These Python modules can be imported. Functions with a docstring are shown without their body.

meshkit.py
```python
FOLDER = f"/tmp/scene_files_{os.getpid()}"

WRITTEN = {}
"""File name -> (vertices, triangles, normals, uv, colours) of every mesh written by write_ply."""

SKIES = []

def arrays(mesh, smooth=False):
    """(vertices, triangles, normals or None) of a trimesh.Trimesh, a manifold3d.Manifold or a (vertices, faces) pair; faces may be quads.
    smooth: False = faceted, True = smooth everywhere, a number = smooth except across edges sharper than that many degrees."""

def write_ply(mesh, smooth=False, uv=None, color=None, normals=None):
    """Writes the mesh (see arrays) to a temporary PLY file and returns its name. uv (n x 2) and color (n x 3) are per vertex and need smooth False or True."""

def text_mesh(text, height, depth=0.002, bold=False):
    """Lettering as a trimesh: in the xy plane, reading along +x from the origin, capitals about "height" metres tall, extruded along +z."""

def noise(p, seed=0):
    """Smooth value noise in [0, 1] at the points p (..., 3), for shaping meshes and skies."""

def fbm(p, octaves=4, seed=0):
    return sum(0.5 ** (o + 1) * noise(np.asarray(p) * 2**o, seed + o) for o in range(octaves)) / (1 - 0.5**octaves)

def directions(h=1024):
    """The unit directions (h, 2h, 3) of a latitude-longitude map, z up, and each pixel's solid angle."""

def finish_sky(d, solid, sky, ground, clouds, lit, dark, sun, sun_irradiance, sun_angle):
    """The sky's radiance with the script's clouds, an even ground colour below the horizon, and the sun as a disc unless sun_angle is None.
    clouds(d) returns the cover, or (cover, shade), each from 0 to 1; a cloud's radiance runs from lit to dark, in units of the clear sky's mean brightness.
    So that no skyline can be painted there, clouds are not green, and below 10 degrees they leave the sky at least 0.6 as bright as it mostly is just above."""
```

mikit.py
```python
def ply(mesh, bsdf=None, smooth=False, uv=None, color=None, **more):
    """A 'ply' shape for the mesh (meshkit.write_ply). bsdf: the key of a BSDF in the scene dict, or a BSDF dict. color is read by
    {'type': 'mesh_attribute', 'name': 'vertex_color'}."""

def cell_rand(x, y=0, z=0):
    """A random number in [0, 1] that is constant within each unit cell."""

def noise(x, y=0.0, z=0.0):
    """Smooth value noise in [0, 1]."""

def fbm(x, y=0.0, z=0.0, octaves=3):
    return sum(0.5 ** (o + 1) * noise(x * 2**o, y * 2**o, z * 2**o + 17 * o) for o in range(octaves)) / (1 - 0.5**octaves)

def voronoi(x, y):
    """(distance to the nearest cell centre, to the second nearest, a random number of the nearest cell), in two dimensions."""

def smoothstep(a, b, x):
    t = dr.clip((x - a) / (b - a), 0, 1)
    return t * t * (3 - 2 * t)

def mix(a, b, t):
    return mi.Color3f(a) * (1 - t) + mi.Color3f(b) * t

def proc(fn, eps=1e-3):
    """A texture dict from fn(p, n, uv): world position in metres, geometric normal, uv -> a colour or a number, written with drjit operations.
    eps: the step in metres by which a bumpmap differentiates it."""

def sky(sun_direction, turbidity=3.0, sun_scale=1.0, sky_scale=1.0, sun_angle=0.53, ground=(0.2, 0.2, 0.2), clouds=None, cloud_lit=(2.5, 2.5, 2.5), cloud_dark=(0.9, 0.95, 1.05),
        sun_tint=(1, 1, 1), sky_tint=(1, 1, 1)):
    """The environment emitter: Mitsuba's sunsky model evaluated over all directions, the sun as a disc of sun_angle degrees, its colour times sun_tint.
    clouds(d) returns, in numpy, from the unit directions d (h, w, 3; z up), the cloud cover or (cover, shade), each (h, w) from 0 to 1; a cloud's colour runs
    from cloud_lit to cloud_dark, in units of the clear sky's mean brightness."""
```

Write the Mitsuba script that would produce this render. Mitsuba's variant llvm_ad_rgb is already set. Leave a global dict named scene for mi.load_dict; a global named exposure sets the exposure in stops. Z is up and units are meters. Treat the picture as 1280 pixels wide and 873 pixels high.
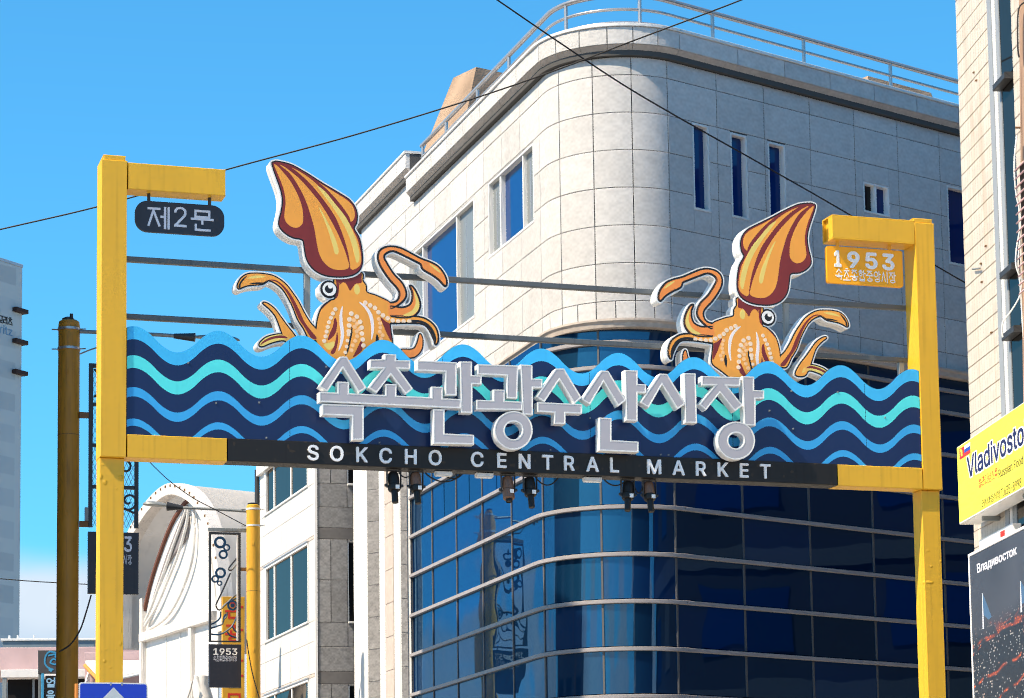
import math, random, numpy as np, trimesh, mitsuba as mi, drjit as dr, mikit, meshkit
from mikit import proc, noise, fbm, voronoi, smoothstep, mix, cell_rand
from shapely.geometry import Polygon, LineString, Point, box as sbox, MultiPolygon
from shapely.ops import unary_union
from shapely import affinity
T4 = mi.ScalarTransform4f
rng = random.Random(7)
scene = {'type': 'scene'}
labels = {}

# ------------------------------------------------------------------ camera, sky, exposure
EYE = (0.0, 0.0, 1.6)
PITCH, ROLL = math.radians(6.57135), math.radians(-0.801535)
fwd = np.array([0, math.cos(PITCH), math.sin(PITCH)])
up0 = np.array([0, -math.sin(PITCH), math.cos(PITCH)])
upv = -math.sin(ROLL) * np.array([1.0, 0, 0]) + math.cos(ROLL) * up0
scene['camera'] = {
    'type': 'perspective', 'fov': math.degrees(2 * math.atan(640 / 3200)), 'fov_axis': 'x',
    'near_clip': 0.5, 'far_clip': 3000.0,
    'principal_point_offset_x': 0.0, 'principal_point_offset_y': -(770.579 - 436.5) / 873,
    'to_world': T4().look_at(origin=list(EYE), target=list(np.array(EYE) + fwd), up=list(upv)),
    'film': {'type': 'hdrfilm', 'width': 1024, 'height': 698},
}
SUN = (-0.690, -0.4385, 1.0)


def clouds(d):
    az = np.degrees(np.arctan2(d[..., 0], d[..., 1]))
    el = np.degrees(np.arcsin(np.clip(d[..., 2], -1, 1)))
    n = meshkit.fbm(np.stack([az * 0.16, el * 0.42, 0 * az + 3.1], -1), 5, 4)
    n2 = meshkit.fbm(np.stack([az * 0.45 + 9, el * 0.9, 0 * az + 7.7], -1), 4, 9)
    base = np.clip(1.0 - (el - 2.0) / 7.0, 0, 1)
    cover = np.clip((n * 0.75 + n2 * 0.25 - 0.60 + 0.42 * base) / 0.11, 0, 1) * np.clip((9.0 - el - 1.2 * n2) / 0.9, 0, 1)
    return 0.85 * cover * cover * (3 - 2 * cover), np.clip(0.35 + 1.2 * (0.5 - n2), 0, 1)


scene['sky'] = mikit.sky(SUN, turbidity=2.3, sky_scale=0.95, sky_tint=(0.38, 1.0, 1.12), clouds=clouds, cloud_lit=(2.0, 2.05, 2.15), cloud_dark=(1.2, 1.4, 1.7))
exposure = 2.5


# ------------------------------------------------------------------ materials
def mat(key, d):
    scene['mat_' + key] = d if d['type'] in ('dielectric', 'thindielectric', 'twosided') else {'type': 'twosided', 'nested': d}
    return 'mat_' + key


def rgb(c):
    return {'type': 'rgb', 'value': list(c)}


def pr(key, c, rough=0.6, spec=0.4, metal=0.0, **k):
    return mat(key, {'type': 'principled', 'base_color': c if isinstance(c, dict) else rgb(c), 'roughness': rough, 'specular': spec, 'metallic': metal, **k})


def bumped(key, c, fn, scale, rough=0.7, spec=0.3, eps=2e-3, **k):
    return mat(key, {'type': 'bumpmap', 'arbitrary': proc(fn, eps), 'scale': scale,
                     'bsdf': {'type': 'principled', 'base_color': c if isinstance(c, dict) else rgb(c), 'roughness': rough, 'specular': spec, **k}})


def stone_fn(base, grain, amp, stain):
    def f(p, n, uv):
        g = noise(p.x * grain, p.y * grain, p.z * grain)
        g2 = noise(p.x * grain * 0.37 + 5, p.y * grain * 0.37, p.z * grain * 0.37)
        big = fbm(p.x * 0.35, p.y * 0.35, p.z * 0.35)
        streak = noise(p.x * 2.3, p.y * 2.3, p.z * 0.18)
        v = 1.0 + amp * (g - 0.5) * 2 + amp * 0.7 * (g2 - 0.5) * 2 + stain * (big - 0.5) - stain * 0.55 * smoothstep(0.62, 0.9, streak)
        return mi.Color3f(*base) * v
    return f


def rough_stone(p, n, uv):
    return noise(p.x * 34, p.y * 34, p.z * 34) + 0.6 * noise(p.x * 15 + 3, p.y * 15, p.z * 15)


STONES = []
for i, k in enumerate((1.0, 0.955, 1.03, 0.92)):
    STONES.append(bumped('pale_granite_%d' % i, proc(stone_fn((0.53 * k, 0.525 * k, 0.52 * k), 21, 0.09, 0.10)), rough_stone, 0.0032, 0.75, 0.25))
DARKS = []
for i, k in enumerate((1.0, 0.9, 1.1)):
    DARKS.append(bumped('dark_granite_%d' % i, proc(stone_fn((0.225 * k, 0.225 * k, 0.23 * k), 24, 0.22, 0.15)), rough_stone, 0.008, 0.75, 0.25))
WHITES = []
for i, k in enumerate((1.0, 0.95)):
    WHITES.append(pr('white_panel_%d' % i, proc(stone_fn((0.58 * k, 0.575 * k, 0.555 * k), 5, 0.02, 0.12)), 0.6, 0.3))
M_JOINT = pr('joint', (0.085, 0.085, 0.085), 0.9, 0.1)
M_MOULD = pr('moulding_stone', proc(stone_fn((0.47, 0.41, 0.36), 19, 0.10, 0.22)), 0.7, 0.3)
M_CREAMSTONE = pr('cream_stone', proc(stone_fn((0.47, 0.41, 0.37), 12, 0.06, 0.1)), 0.7, 0.3)
M_BROWN = bumped('brown_granite', proc(stone_fn((0.33, 0.235, 0.165), 2.1, 0.18, 0.30)), rough_stone, 0.008, 0.8, 0.2)


def paint_fn(base, grime, drip):
    def f(p, n, uv):
        b = fbm(p.x * 3.1, p.y * 3.1, p.z * 1.1)
        d = noise(p.x * 42, p.y * 42, p.z * 1.6)
        s = noise(p.x * 40, p.y * 40, p.z * 3)
        chip = smoothstep(0.80, 0.86, noise(p.x * 27 + 3, p.y * 27, p.z * 23))
        v = 1.0 - grime * (b - 0.3) - drip * smoothstep(0.55, 0.95, d)
        return mix(mi.Color3f(*base) * v * (0.98 + 0.04 * s), mi.Color3f(0.30, 0.17, 0.05), 0.35 * chip * drip)
    return f


def blister(p, n, uv):
    a = noise(p.x * 24, p.y * 24, p.z * 20)
    low = 1.0 - smoothstep(5.2, 5.45, p.z)
    return smoothstep(0.78, 0.9, a) * low * smoothstep(0.45, 0.6, noise(p.x * 1.5, p.y * 1.5, p.z * 1.3 + 4)) + 0.05 * noise(p.x * 6, p.y * 6, p.z * 4)


M_YELLOW = bumped('yellow_paint', proc(paint_fn((0.70, 0.392, 0.022), 0.13, 0.12)), blister, 0.010, 0.42, 0.45)
M_YELLOW2 = pr('pole_yellow_paint', proc(paint_fn((0.72, 0.38, 0.03), 0.18, 0.16)), 0.45, 0.45)
M_BLACK = pr('black_paint', proc(paint_fn((0.011, 0.010, 0.010), 0.25, 0.2)), 0.5, 0.35)
M_STEEL = pr('galvanised_steel', proc(paint_fn((0.26, 0.28, 0.28), 0.4, 0.25)), 0.45, 0.5, 0.3)
M_RAIL = pr('dark_steel', proc(paint_fn((0.12, 0.13, 0.135), 0.4, 0.25)), 0.45, 0.5, 0.2)
M_CHROME = pr('polished_steel', (0.42, 0.41, 0.41), 0.28, 0.5, 0.6)
M_DARKMETAL = pr('dark_metal', (0.03, 0.032, 0.036), 0.45, 0.4)
M_RUST = pr('rusty_bracket', (0.17, 0.09, 0.04), 0.7, 0.3)
M_LENS = pr('copper_housing', (0.16, 0.085, 0.055), 0.45, 0.5)


def print_fn(base):
    def f(p, n, uv):
        s = fbm(p.x * 2.0, p.y * 2.0, p.z * 1.2)
        d = noise(p.x * 30, p.y * 30, p.z * 1.5)
        return mi.Color3f(*base) * (1.0 - 0.16 * (s - 0.4) - 0.06 * smoothstep(0.6, 1.0, d))
    return f


M_NAVY = pr('wave_navy', proc(print_fn((0.006, 0.020, 0.084))), 0.35, 0.4)
M_CYAN = pr('wave_sky_blue', proc(print_fn((0.05, 0.47, 0.86))), 0.35, 0.4)
M_TURQ = pr('wave_turquoise', proc(print_fn((0.09, 0.72, 0.74))), 0.35, 0.4)
M_BLUE = pr('wave_blue', proc(print_fn((0.04, 0.36, 0.74))), 0.35, 0.4)
def sheet_fn(base, grime):
    def f(p, n, uv):
        b = fbm(p.x * 1.7, p.y * 1.7, p.z * 0.9)
        d = noise(p.x * 11, p.y * 11, p.z * 0.9)
        return mi.Color3f(*base) * (1.0 - grime * (b - 0.3) - 0.7 * grime * smoothstep(0.6, 0.95, d))
    return f


M_WHITEMETAL = pr('white_metal', proc(sheet_fn((0.76, 0.76, 0.75), 0.12)), 0.35, 0.45)
M_FACE = pr('letter_face', proc(sheet_fn((0.42, 0.41, 0.45), 0.10)), 0.5, 0.35)
M_LETTER = pr('silver_letter', (0.80, 0.80, 0.82), 0.4, 0.4)
M_SEAM = pr('dark_seam', (0.10, 0.10, 0.10), 0.7, 0.2)
M_ORANGE = pr('squid_orange', proc(print_fn((0.86, 0.36, 0.055))), 0.35, 0.4)
M_ORANGE2 = pr('squid_deep_orange', proc(print_fn((0.86, 0.28, 0.06))), 0.35, 0.4)
M_MAROON = pr('squid_maroon', proc(print_fn((0.21, 0.026, 0.022))), 0.35, 0.4)
M_INK = pr('ink_black', (0.012, 0.011, 0.012), 0.4, 0.4)
M_CREAM = pr('sucker_cream', (0.84, 0.66, 0.48), 0.4, 0.4)
M_PEACH = pr('sucker_peach', (0.88, 0.52, 0.25), 0.4, 0.4)
M_HILITE = pr('squid_highlight', (0.78, 0.60, 0.16), 0.4, 0.4)
M_PALE = pr('pale_stroke', (0.80, 0.74, 0.72), 0.4, 0.4)
M_SIGNDARK = pr('sign_charcoal', proc(paint_fn((0.026, 0.028, 0.040), 0.2, 0.1)), 0.45, 0.4)
M_SIGNTEXT = pr('sign_pale_text', (0.62, 0.64, 0.72), 0.5, 0.3)
M_SIGNORANGE = pr('sign_orange', proc(print_fn((0.92, 0.39, 0.006))), 0.4, 0.4)
M_WHITE = pr('white_paint', (0.80, 0.80, 0.79), 0.5, 0.35)
M_ALU = pr('white_aluminium', proc(paint_fn((0.70, 0.70, 0.69), 0.10, 0.06)), 0.4, 0.45)
M_GREYALU = pr('grey_aluminium', (0.36, 0.39, 0.43), 0.35, 0.5, 0.4)
M_TRANSOM = pr('transom_aluminium', proc(paint_fn((0.31, 0.295, 0.305), 0.10, 0.06)), 0.45, 0.4)
M_MULLION = pr('mullion_metal', (0.10, 0.10, 0.105), 0.4, 0.45)
M_FRAMEGREY = pr('frame_grey', (0.27, 0.29, 0.31), 0.4, 0.4)
M_BLIND = pr('grey_blind', (0.17, 0.19, 0.20), 0.35, 0.5)
M_DARKVOID = pr('dark_interior', (0.012, 0.012, 0.013), 0.8, 0.1)


def glass(key, base, ior, tint):
    return mat(key, {'type': 'plastic', 'diffuse_reflectance': rgb(base), 'specular_reflectance': rgb(tint), 'int_ior': ior, 'nonlinear': True})


def pane_warp(p, n, uv):
    return noise(p.x * 0.9 + 3, p.y * 0.9, p.z * 0.7) + 0.35 * noise(p.x * 2.3, p.y * 2.3 + 7, p.z * 1.9)


M_PANES = []
for i, k in enumerate((0.65, 0.95, 1.2, 1.5)):
    base = rgb((0.002 * k, 0.036 * k, 0.205 * k))
    scene['mat_coated_blue_glass_%d' % i] = {'type': 'twosided', 'nested': {'type': 'bumpmap', 'arbitrary': proc(pane_warp, 5e-3), 'scale': 0.007, 'bsdf': {'type': 'blendbsdf', 'weight': 0.32,
        'a': {'type': 'plastic', 'diffuse_reflectance': base, 'specular_reflectance': rgb((0.55, 0.82, 1.0)), 'int_ior': 2.6, 'nonlinear': True},
        'b': {'type': 'roughplastic', 'diffuse_reflectance': base, 'specular_reflectance': rgb((0.08, 0.50, 1.0)), 'int_ior': 2.2, 'alpha': 0.42, 'nonlinear': True}}}}
    M_PANES.append('mat_coated_blue_glass_%d' % i)
M_WINGLASS = glass('blue_window_glass', (0.006, 0.10, 0.44), 1.9, (0.7, 0.88, 1.0))
M_NAVYGLASS = glass('navy_window_glass', (0.004, 0.045, 0.24), 1.5, (0.7, 0.85, 1.0))
M_GREYGLASS = glass('grey_window_glass', (0.034, 0.036, 0.036), 1.5, (0.62, 0.56, 0.50))


def rib(p, n, uv):
    u = (p.x * 0.0958 - p.y * 0.9954)
    t = u / 0.105
    t = t - dr.floor(t)
    return smoothstep(0.0, 0.12, t) * smoothstep(0.0, 0.12, 1.0 - t)


def cream_fn(p, n, uv):
    u = (p.x * 0.0958 - p.y * 0.9954)
    t = u / 0.105
    c = cell_rand(t, p.z / 0.197, 3)
    t = t - dr.floor(t)
    g = smoothstep(0.0, 0.10, t) * smoothstep(0.0, 0.10, 1.0 - t)
    st = smoothstep(0.60, 0.82, noise(u * 5 + 3, p.z * 0.55, 2)) * smoothstep(0.3, 0.7, noise(u * 15, p.z * 2.2, 8))
    rust = smoothstep(0.66, 0.86, noise(u * 9 + 1, p.z * 0.75 + 4, 5))
    b = mi.Color3f(0.56, 0.50, 0.42) * (0.93 + 0.12 * c)
    b = mix(mi.Color3f(0.34, 0.30, 0.25), b, 0.35 + 0.65 * g)
    b = mix(b, mi.Color3f(0.45, 0.38, 0.29), 0.35 * st)
    return mix(b, mi.Color3f(0.42, 0.24, 0.09), 0.22 * rust)


M_TILE = bumped('cream_tile', proc(cream_fn), rib, 0.006, 0.4, 0.4)
M_SIGNYELLOW = pr('sign_yellow', proc(print_fn((0.90, 0.80, 0.045))), 0.35, 0.4)
M_TEXTNAVY = pr('text_navy', (0.012, 0.018, 0.085), 0.5, 0.3)
M_TEXTRED = pr('text_red', (0.50, 0.03, 0.02), 0.5, 0.3)
M_TEXTOLIVE = pr('text_olive', (0.07, 0.06, 0.02), 0.5, 0.3)
M_FLAGBLUE = pr('flag_blue', (0.02, 0.07, 0.45), 0.5, 0.3)
M_FLAGRED = pr('flag_red', (0.65, 0.03, 0.03), 0.5, 0.3)
PO = (0.494,5.662)


def poster_fn(p, n, uv):
    u = (p.x - 5.485) * 0.0958 - (p.y - 30) * 0.9954
    z = p.z
    h = 4.75 + 0.06 * (u - 1.0)
    below = smoothstep(0.10, -0.25, z - h)
    sky = mix((0.030, 0.030, 0.040), (0.055, 0.058, 0.075), fbm(u * 1.3, z * 1.3, 2))
    cu, cz = u / 0.034, z / 0.030
    r = cell_rand(cu, cz, 4)
    r2 = cell_rand(cu, cz, 9)
    ox, oz = cu - dr.floor(cu) - 0.5, cz - dr.floor(cz) - 0.5
    dot = smoothstep(0.46, 0.18, dr.sqrt(ox * ox + oz * oz) / (0.55 + 0.5 * r2))
    den = noise(u * 2.2, z * 4.0, 1)
    wob = 0.05 * noise(u * 4, 2, 3)
    road = mi.Float(0)
    for z0, sl, w_ in ((4.50, 0.06, 0.030), (4.36, 0.16, 0.022), (4.02, 0.10, 0.030), (3.62, 0.16, 0.026)):
        road = dr.maximum(road, smoothstep(w_, 0.0, dr.abs(z - z0 - sl * u - wob)) * smoothstep(0.25, 0.6, noise(u * 6, z0 * 3, 5)))
    quay = smoothstep(0.55, 0.9, noise(u * 3.0, z * 9, 6)) * smoothstep(0.9, 1.3, u) * smoothstep(0.28, 0.05, dr.abs(z - 4.72)) 
    band = dr.minimum(road + quay, 1.0) * below
    lit = dr.select(r > 0.95 - 0.13 * den - 0.35 * band, mi.Float(1.0), mi.Float(0.0)) * below * dot
    city = mix((0.010, 0.010, 0.014), (0.30, 0.045, 0.012), band * 0.8)
    lamp = mix((0.60, 0.57, 0.54), (0.85, 0.16, 0.02), smoothstep(0.25, 0.5, r2 * 0.35 + band * 0.7))
    c = mix(sky, city, below)
    return mix(c, lamp, lit)


M_POSTER = pr('night_city_print', proc(poster_fn), 0.35, 0.4)
M_TOWERBLUE = pr('bridge_tower_blue', (0.06, 0.13, 0.24), 0.5, 0.3)
M_WOOD = pr('weathered_wood', proc(paint_fn((0.36, 0.24, 0.18), 0.5, 0.5)), 0.85, 0.15)
M_PINK = pr('pink_slat', proc(paint_fn((0.50, 0.33, 0.34), 0.2, 0.15)), 0.6, 0.3)
M_CABLE = pr('cable_black', (0.018, 0.018, 0.020), 0.6, 0.3)
M_CABLEWHITE = pr('cable_white', (0.70, 0.70, 0.68), 0.5, 0.3)


def tent_fn(p, n, uv):
    s = fbm(p.x * 0.5, p.y * 0.5, p.z * 0.9)
    d = noise(p.x * 6, p.y * 6, p.z * 0.5)
    return mi.Color3f(0.66, 0.645, 0.625) * (1.0 - 0.16 * (s - 0.4) - 0.08 * smoothstep(0.6, 0.95, d))


scene['mat_tent_membrane'] = {'type': 'principledthin', 'base_color': proc(tent_fn), 'roughness': 0.7, 'diff_trans': 1.1, 'spec_trans': 0.0}
M_TENT = 'mat_tent_membrane'
M_TENTFRAME = pr('tent_frame', proc(paint_fn((0.66, 0.62, 0.58), 0.25, 0.25)), 0.6, 0.3)
M_CURTAIN = pr('tent_curtain', proc(tent_fn), 0.8, 0.1)
M_CANVAS = pr('white_canvas', proc(tent_fn), 0.8, 0.1)
M_PINKWALL = pr('pink_wall', proc(stone_fn((0.50, 0.36, 0.36), 2.0, 0.05, 0.25)), 0.8, 0.2)
M_GREYBLUE = pr('blue_grey_wall', proc(stone_fn((0.16, 0.21, 0.25), 2.0, 0.05, 0.2)), 0.8, 0.2)
M_ROADBLUE = pr('road_sign_blue', (0.010, 0.045, 0.46), 0.4, 0.4)
M_ROADGREY = pr('road_sign_grey', (0.48, 0.52, 0.55), 0.45, 0.4)
M_ORANGEPAINT = pr('orange_paint', (0.70, 0.24, 0.05), 0.5, 0.3)
M_BANNERBLUE = pr('banner_blue', (0.006, 0.040, 0.10), 0.45, 0.4)
M_FISHBLUE = pr('fish_emblem_blue', (0.06, 0.34, 0.62), 0.5, 0.3)


def tower_fn(p, n, uv):
    u = (p.x * 0.5 + p.y * 0.866)
    a, b = u / 2.6, p.z / 2.55
    fa, fb = a - dr.floor(a), b - dr.floor(b)
    w = smoothstep(0.10, 0.14, fa) * smoothstep(0.10, 0.14, 1 - fa) * smoothstep(0.2, 0.25, fb) * smoothstep(0.2, 0.25, 1 - fb)
    r = cell_rand(a, b, 2)
    return mix((0.35, 0.42, 0.45), mi.Color3f(0.30, 0.37, 0.41) * (0.9 + 0.2 * r), w)


M_LEDGE = pr('dark_ledge', (0.035, 0.022, 0.020), 0.7, 0.2)
M_TOWER = pr('tower_cladding', proc(tower_fn), 0.6, 0.4)
M_ASPHALT = pr('pale_paving', proc(stone_fn((0.33, 0.31, 0.28), 30, 0.1, 0.3)), 0.9, 0.2)
M_RENDERGREY = pr('grey_render', proc(stone_fn((0.20, 0.19, 0.18), 3, 0.05, 0.2)), 0.85, 0.2)
M_BAND2 = pr('dull_band', (0.055, 0.065, 0.085), 0.7, 0.2)
M_DARKBRICK = pr('dark_cladding', proc(stone_fn((0.016, 0.020, 0.034), 3, 0.05, 0.2)), 0.7, 0.2)


# ------------------------------------------------------------------ scene helpers
def numbered(key):
    if key not in used:
        used[key] = 0
        return key
    used[key] += 1
    return '%s_%03d' % (key, used[key])


used = {}


def obj(key, mesh, m, label=None, smooth=False, number=True, **extra):
    key = numbered(key) if number else key
    scene[key] = mikit.ply(mesh, m, smooth)
    if label or extra:
        labels[key] = {**({'label': label} if label else {}), **extra}
    return key


def thing(key, label, cat, group=None):
    key = numbered(key)
    labels[key] = {'label': label, 'category': cat}
    if group:
        labels[key]['group'] = group
    return key


class Frame:
    """u to the right along the face, z up, n out of the face."""
    def __init__(s, o, u):
        s.o = np.array([o[0], o[1], 0.0]); s.u = np.array([u[0], u[1], 0.0]); s.n = np.array([u[1], -u[0], 0.0])

    def __call__(s, p):
        p = np.asarray(p, float)
        return s.o + p[:, :1] * s.u + p[:, 2:3] * s.n + p[:, 1:2] * np.array([0, 0, 1.0])


class Path:
    """A wall along two straight faces and the round corner between them; (s, z, n) to the world."""
    def __init__(s, tl, tr, c, rad, arc, ul, ur):
        s.tl, s.tr, s.c = (np.array([a[0], a[1], 0.0]) for a in (tl, tr, c))
        s.rad, s.arc = rad, arc
        s.ul, s.ur = (np.array([a[0], a[1], 0.0]) for a in (ul, ur))
        s.nl, s.nr = (np.array([a[1], -a[0], 0.0]) for a in (s.ul, s.ur))

    def __call__(s, p):
        p = np.asarray(p, float)
        q, z, n = p[:, 0:1], p[:, 1:2], p[:, 2:3]
        a = np.clip(q / s.rad, 0, s.arc / s.rad)
        c, i = np.cos(a), np.sin(a)
        nn = np.hstack([s.nl[0] * c - s.nl[1] * i, s.nl[0] * i + s.nl[1] * c, 0 * c])
        mid = s.c + nn * (s.rad + n)
        left = s.tl + s.ul * q + s.nl * n
        right = s.tr + s.ur * (q - s.arc) + s.nr * n
        return np.where(q < 0, left, np.where(q < s.arc, mid, right)) + z * np.array([0, 0, 1.0])


def cat(ms):
    return trimesh.util.concatenate([trimesh.Trimesh(*m, process=False) if isinstance(m, tuple) else m for m in ms])


def boxl(u0, u1, z0, z1, n0, n1, bev=0.0, cuts=1):
    """Local box, its front edges bevelled; cut along u so that it can be bent."""
    us = np.linspace(u0, u1, cuts + 1)
    b = min(bev, (u1 - u0) * 0.3, (z1 - z0) * 0.3, (n1 - n0) * 0.9)
    uf = us.copy(); uf[0] += b; uf[-1] -= b
    prof = [(z0, n0, us), (z0, n1 - b, us), (z0 + b, n1, uf), (z1 - b, n1, uf), (z1, n1 - b, us), (z1, n0, us)]
    if b <= 0:
        prof = [(z0, n0, us), (z0, n1, us), (z1, n1, us), (z1, n0, us)]
    k = len(prof)
    v = np.array([[uu[i], z, n] for i in range(cuts + 1) for (z, n, uu) in prof])
    f = []
    for i in range(cuts):
        for j in range(k):
            a, c = i * k + j, i * k + (j + 1) % k
            f += [(a, c, c + k), (a, c + k, a + k)]
    for j in range(1, k - 1):
        f += [(0, j + 1, j), (cuts * k, cuts * k + j, cuts * k + j + 1)]
    m = trimesh.Trimesh(v, np.array(f)[:, ::-1], process=False)
    return m


def put(F, m):
    v = F(m.vertices)
    return trimesh.Trimesh(v, m.faces, process=False)


def bx(F, u0, u1, z0, z1, n0, n1, bev=0.004, cuts=1):
    return put(F, boxl(u0, u1, z0, z1, n0, n1, bev, cuts))


def slabl(poly, n0, n1):
    out = []
    for g in getattr(poly, 'geoms', [poly]):
        if g.is_empty or g.area < 1e-7:
            continue
        m = trimesh.creation.extrude_polygon(g, n1 - n0, engine='earcut')
        m.apply_translation([0, 0, n0])
        out.append(m)
    return cat(out)


def slab(F, poly, n0, n1):
    return put(F, slabl(poly, n0, n1))


def tube(pts, r, sides=8, closed=False):
    p = np.asarray(pts, float)
    t = np.gradient(p, axis=0)
    if closed:
        t = np.roll(p, -1, 0) - np.roll(p, 1, 0)
    t /= np.linalg.norm(t, axis=1, keepdims=True) + 1e-12
    ref = np.array([0, 0, 1.0]) if abs(t[:, 2]).mean() < 0.9 else np.array([1.0, 0, 0])
    a = np.cross(t, ref); a /= np.linalg.norm(a, axis=1, keepdims=True) + 1e-12
    b = np.cross(t, a)
    ang = np.arange(sides) * 2 * np.pi / sides
    rr = np.broadcast_to(r, (len(p),))[:, None, None]
    v = p[:, None] + rr * (np.cos(ang)[None, :, None] * a[:, None] + np.sin(ang)[None, :, None] * b[:, None])
    f = []
    m = len(p)
    for i in range(m if closed else m - 1):
        i2 = (i + 1) % m
        for j in range(sides):
            j2 = (j + 1) % sides
            f += [(i * sides + j, i2 * sides + j2, i * sides + j2), (i * sides + j, i2 * sides + j, i2 * sides + j2)]
    v = v.reshape(-1, 3)
    if not closed:
        v = np.vstack([v, p[:1], p[-1:]])
        for j in range(sides):
            j2 = (j + 1) % sides
            f += [(len(v) - 2, j, j2), (len(v) - 1, (m - 1) * sides + j2, (m - 1) * sides + j)]
    return trimesh.Trimesh(v, f, process=False)


def lathe(base, prof, axis=(0, 0, 1), sides=16):
    """prof: (radius, height) along the axis from base."""
    ax = np.array(axis, float); ax /= np.linalg.norm(ax)
    m = trimesh.creation.revolve(np.array([(0, prof[0][1])] + list(prof) + [(0, prof[-1][1])]), sections=sides)
    R = trimesh.geometry.align_vectors([0, 0, 1], ax)
    m.apply_transform(R); m.apply_translation(base)
    return m


def smoothline(pts, n=6, closed=True):
    """Catmull-Rom through the points."""
    p = np.asarray(pts, float); out = []
    m = len(p)
    for i in range(m if closed else m - 1):
        p0, p1, p2, p3 = (p[(i + k) % m] if closed else p[min(max(i + k, 0), m - 1)] for k in (-1, 0, 1, 2))
        for t in np.arange(n) / n:
            out.append(0.5 * (2 * p1 + (p2 - p0) * t + (2 * p0 - 5 * p1 + 4 * p2 - p3) * t * t + (3 * p1 - p0 - 3 * p2 + p3) * t ** 3))
    if not closed:
        out.append(p[-1])
    return np.array(out)


def spoly(pts, n=5):
    return Polygon(smoothline(pts, n)).buffer(0)


def stroke(pts, w, n=6, taper=False):
    c = smoothline(pts, n, False)
    if not taper:
        return LineString(c).buffer(w / 2)
    m = len(c)
    return unary_union([LineString(c[i:i + 2]).buffer(w / 2 * max(0.12, math.sin(math.pi * (i + 0.5) / (m - 1)) ** 0.6)) for i in range(m - 1)])


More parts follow.
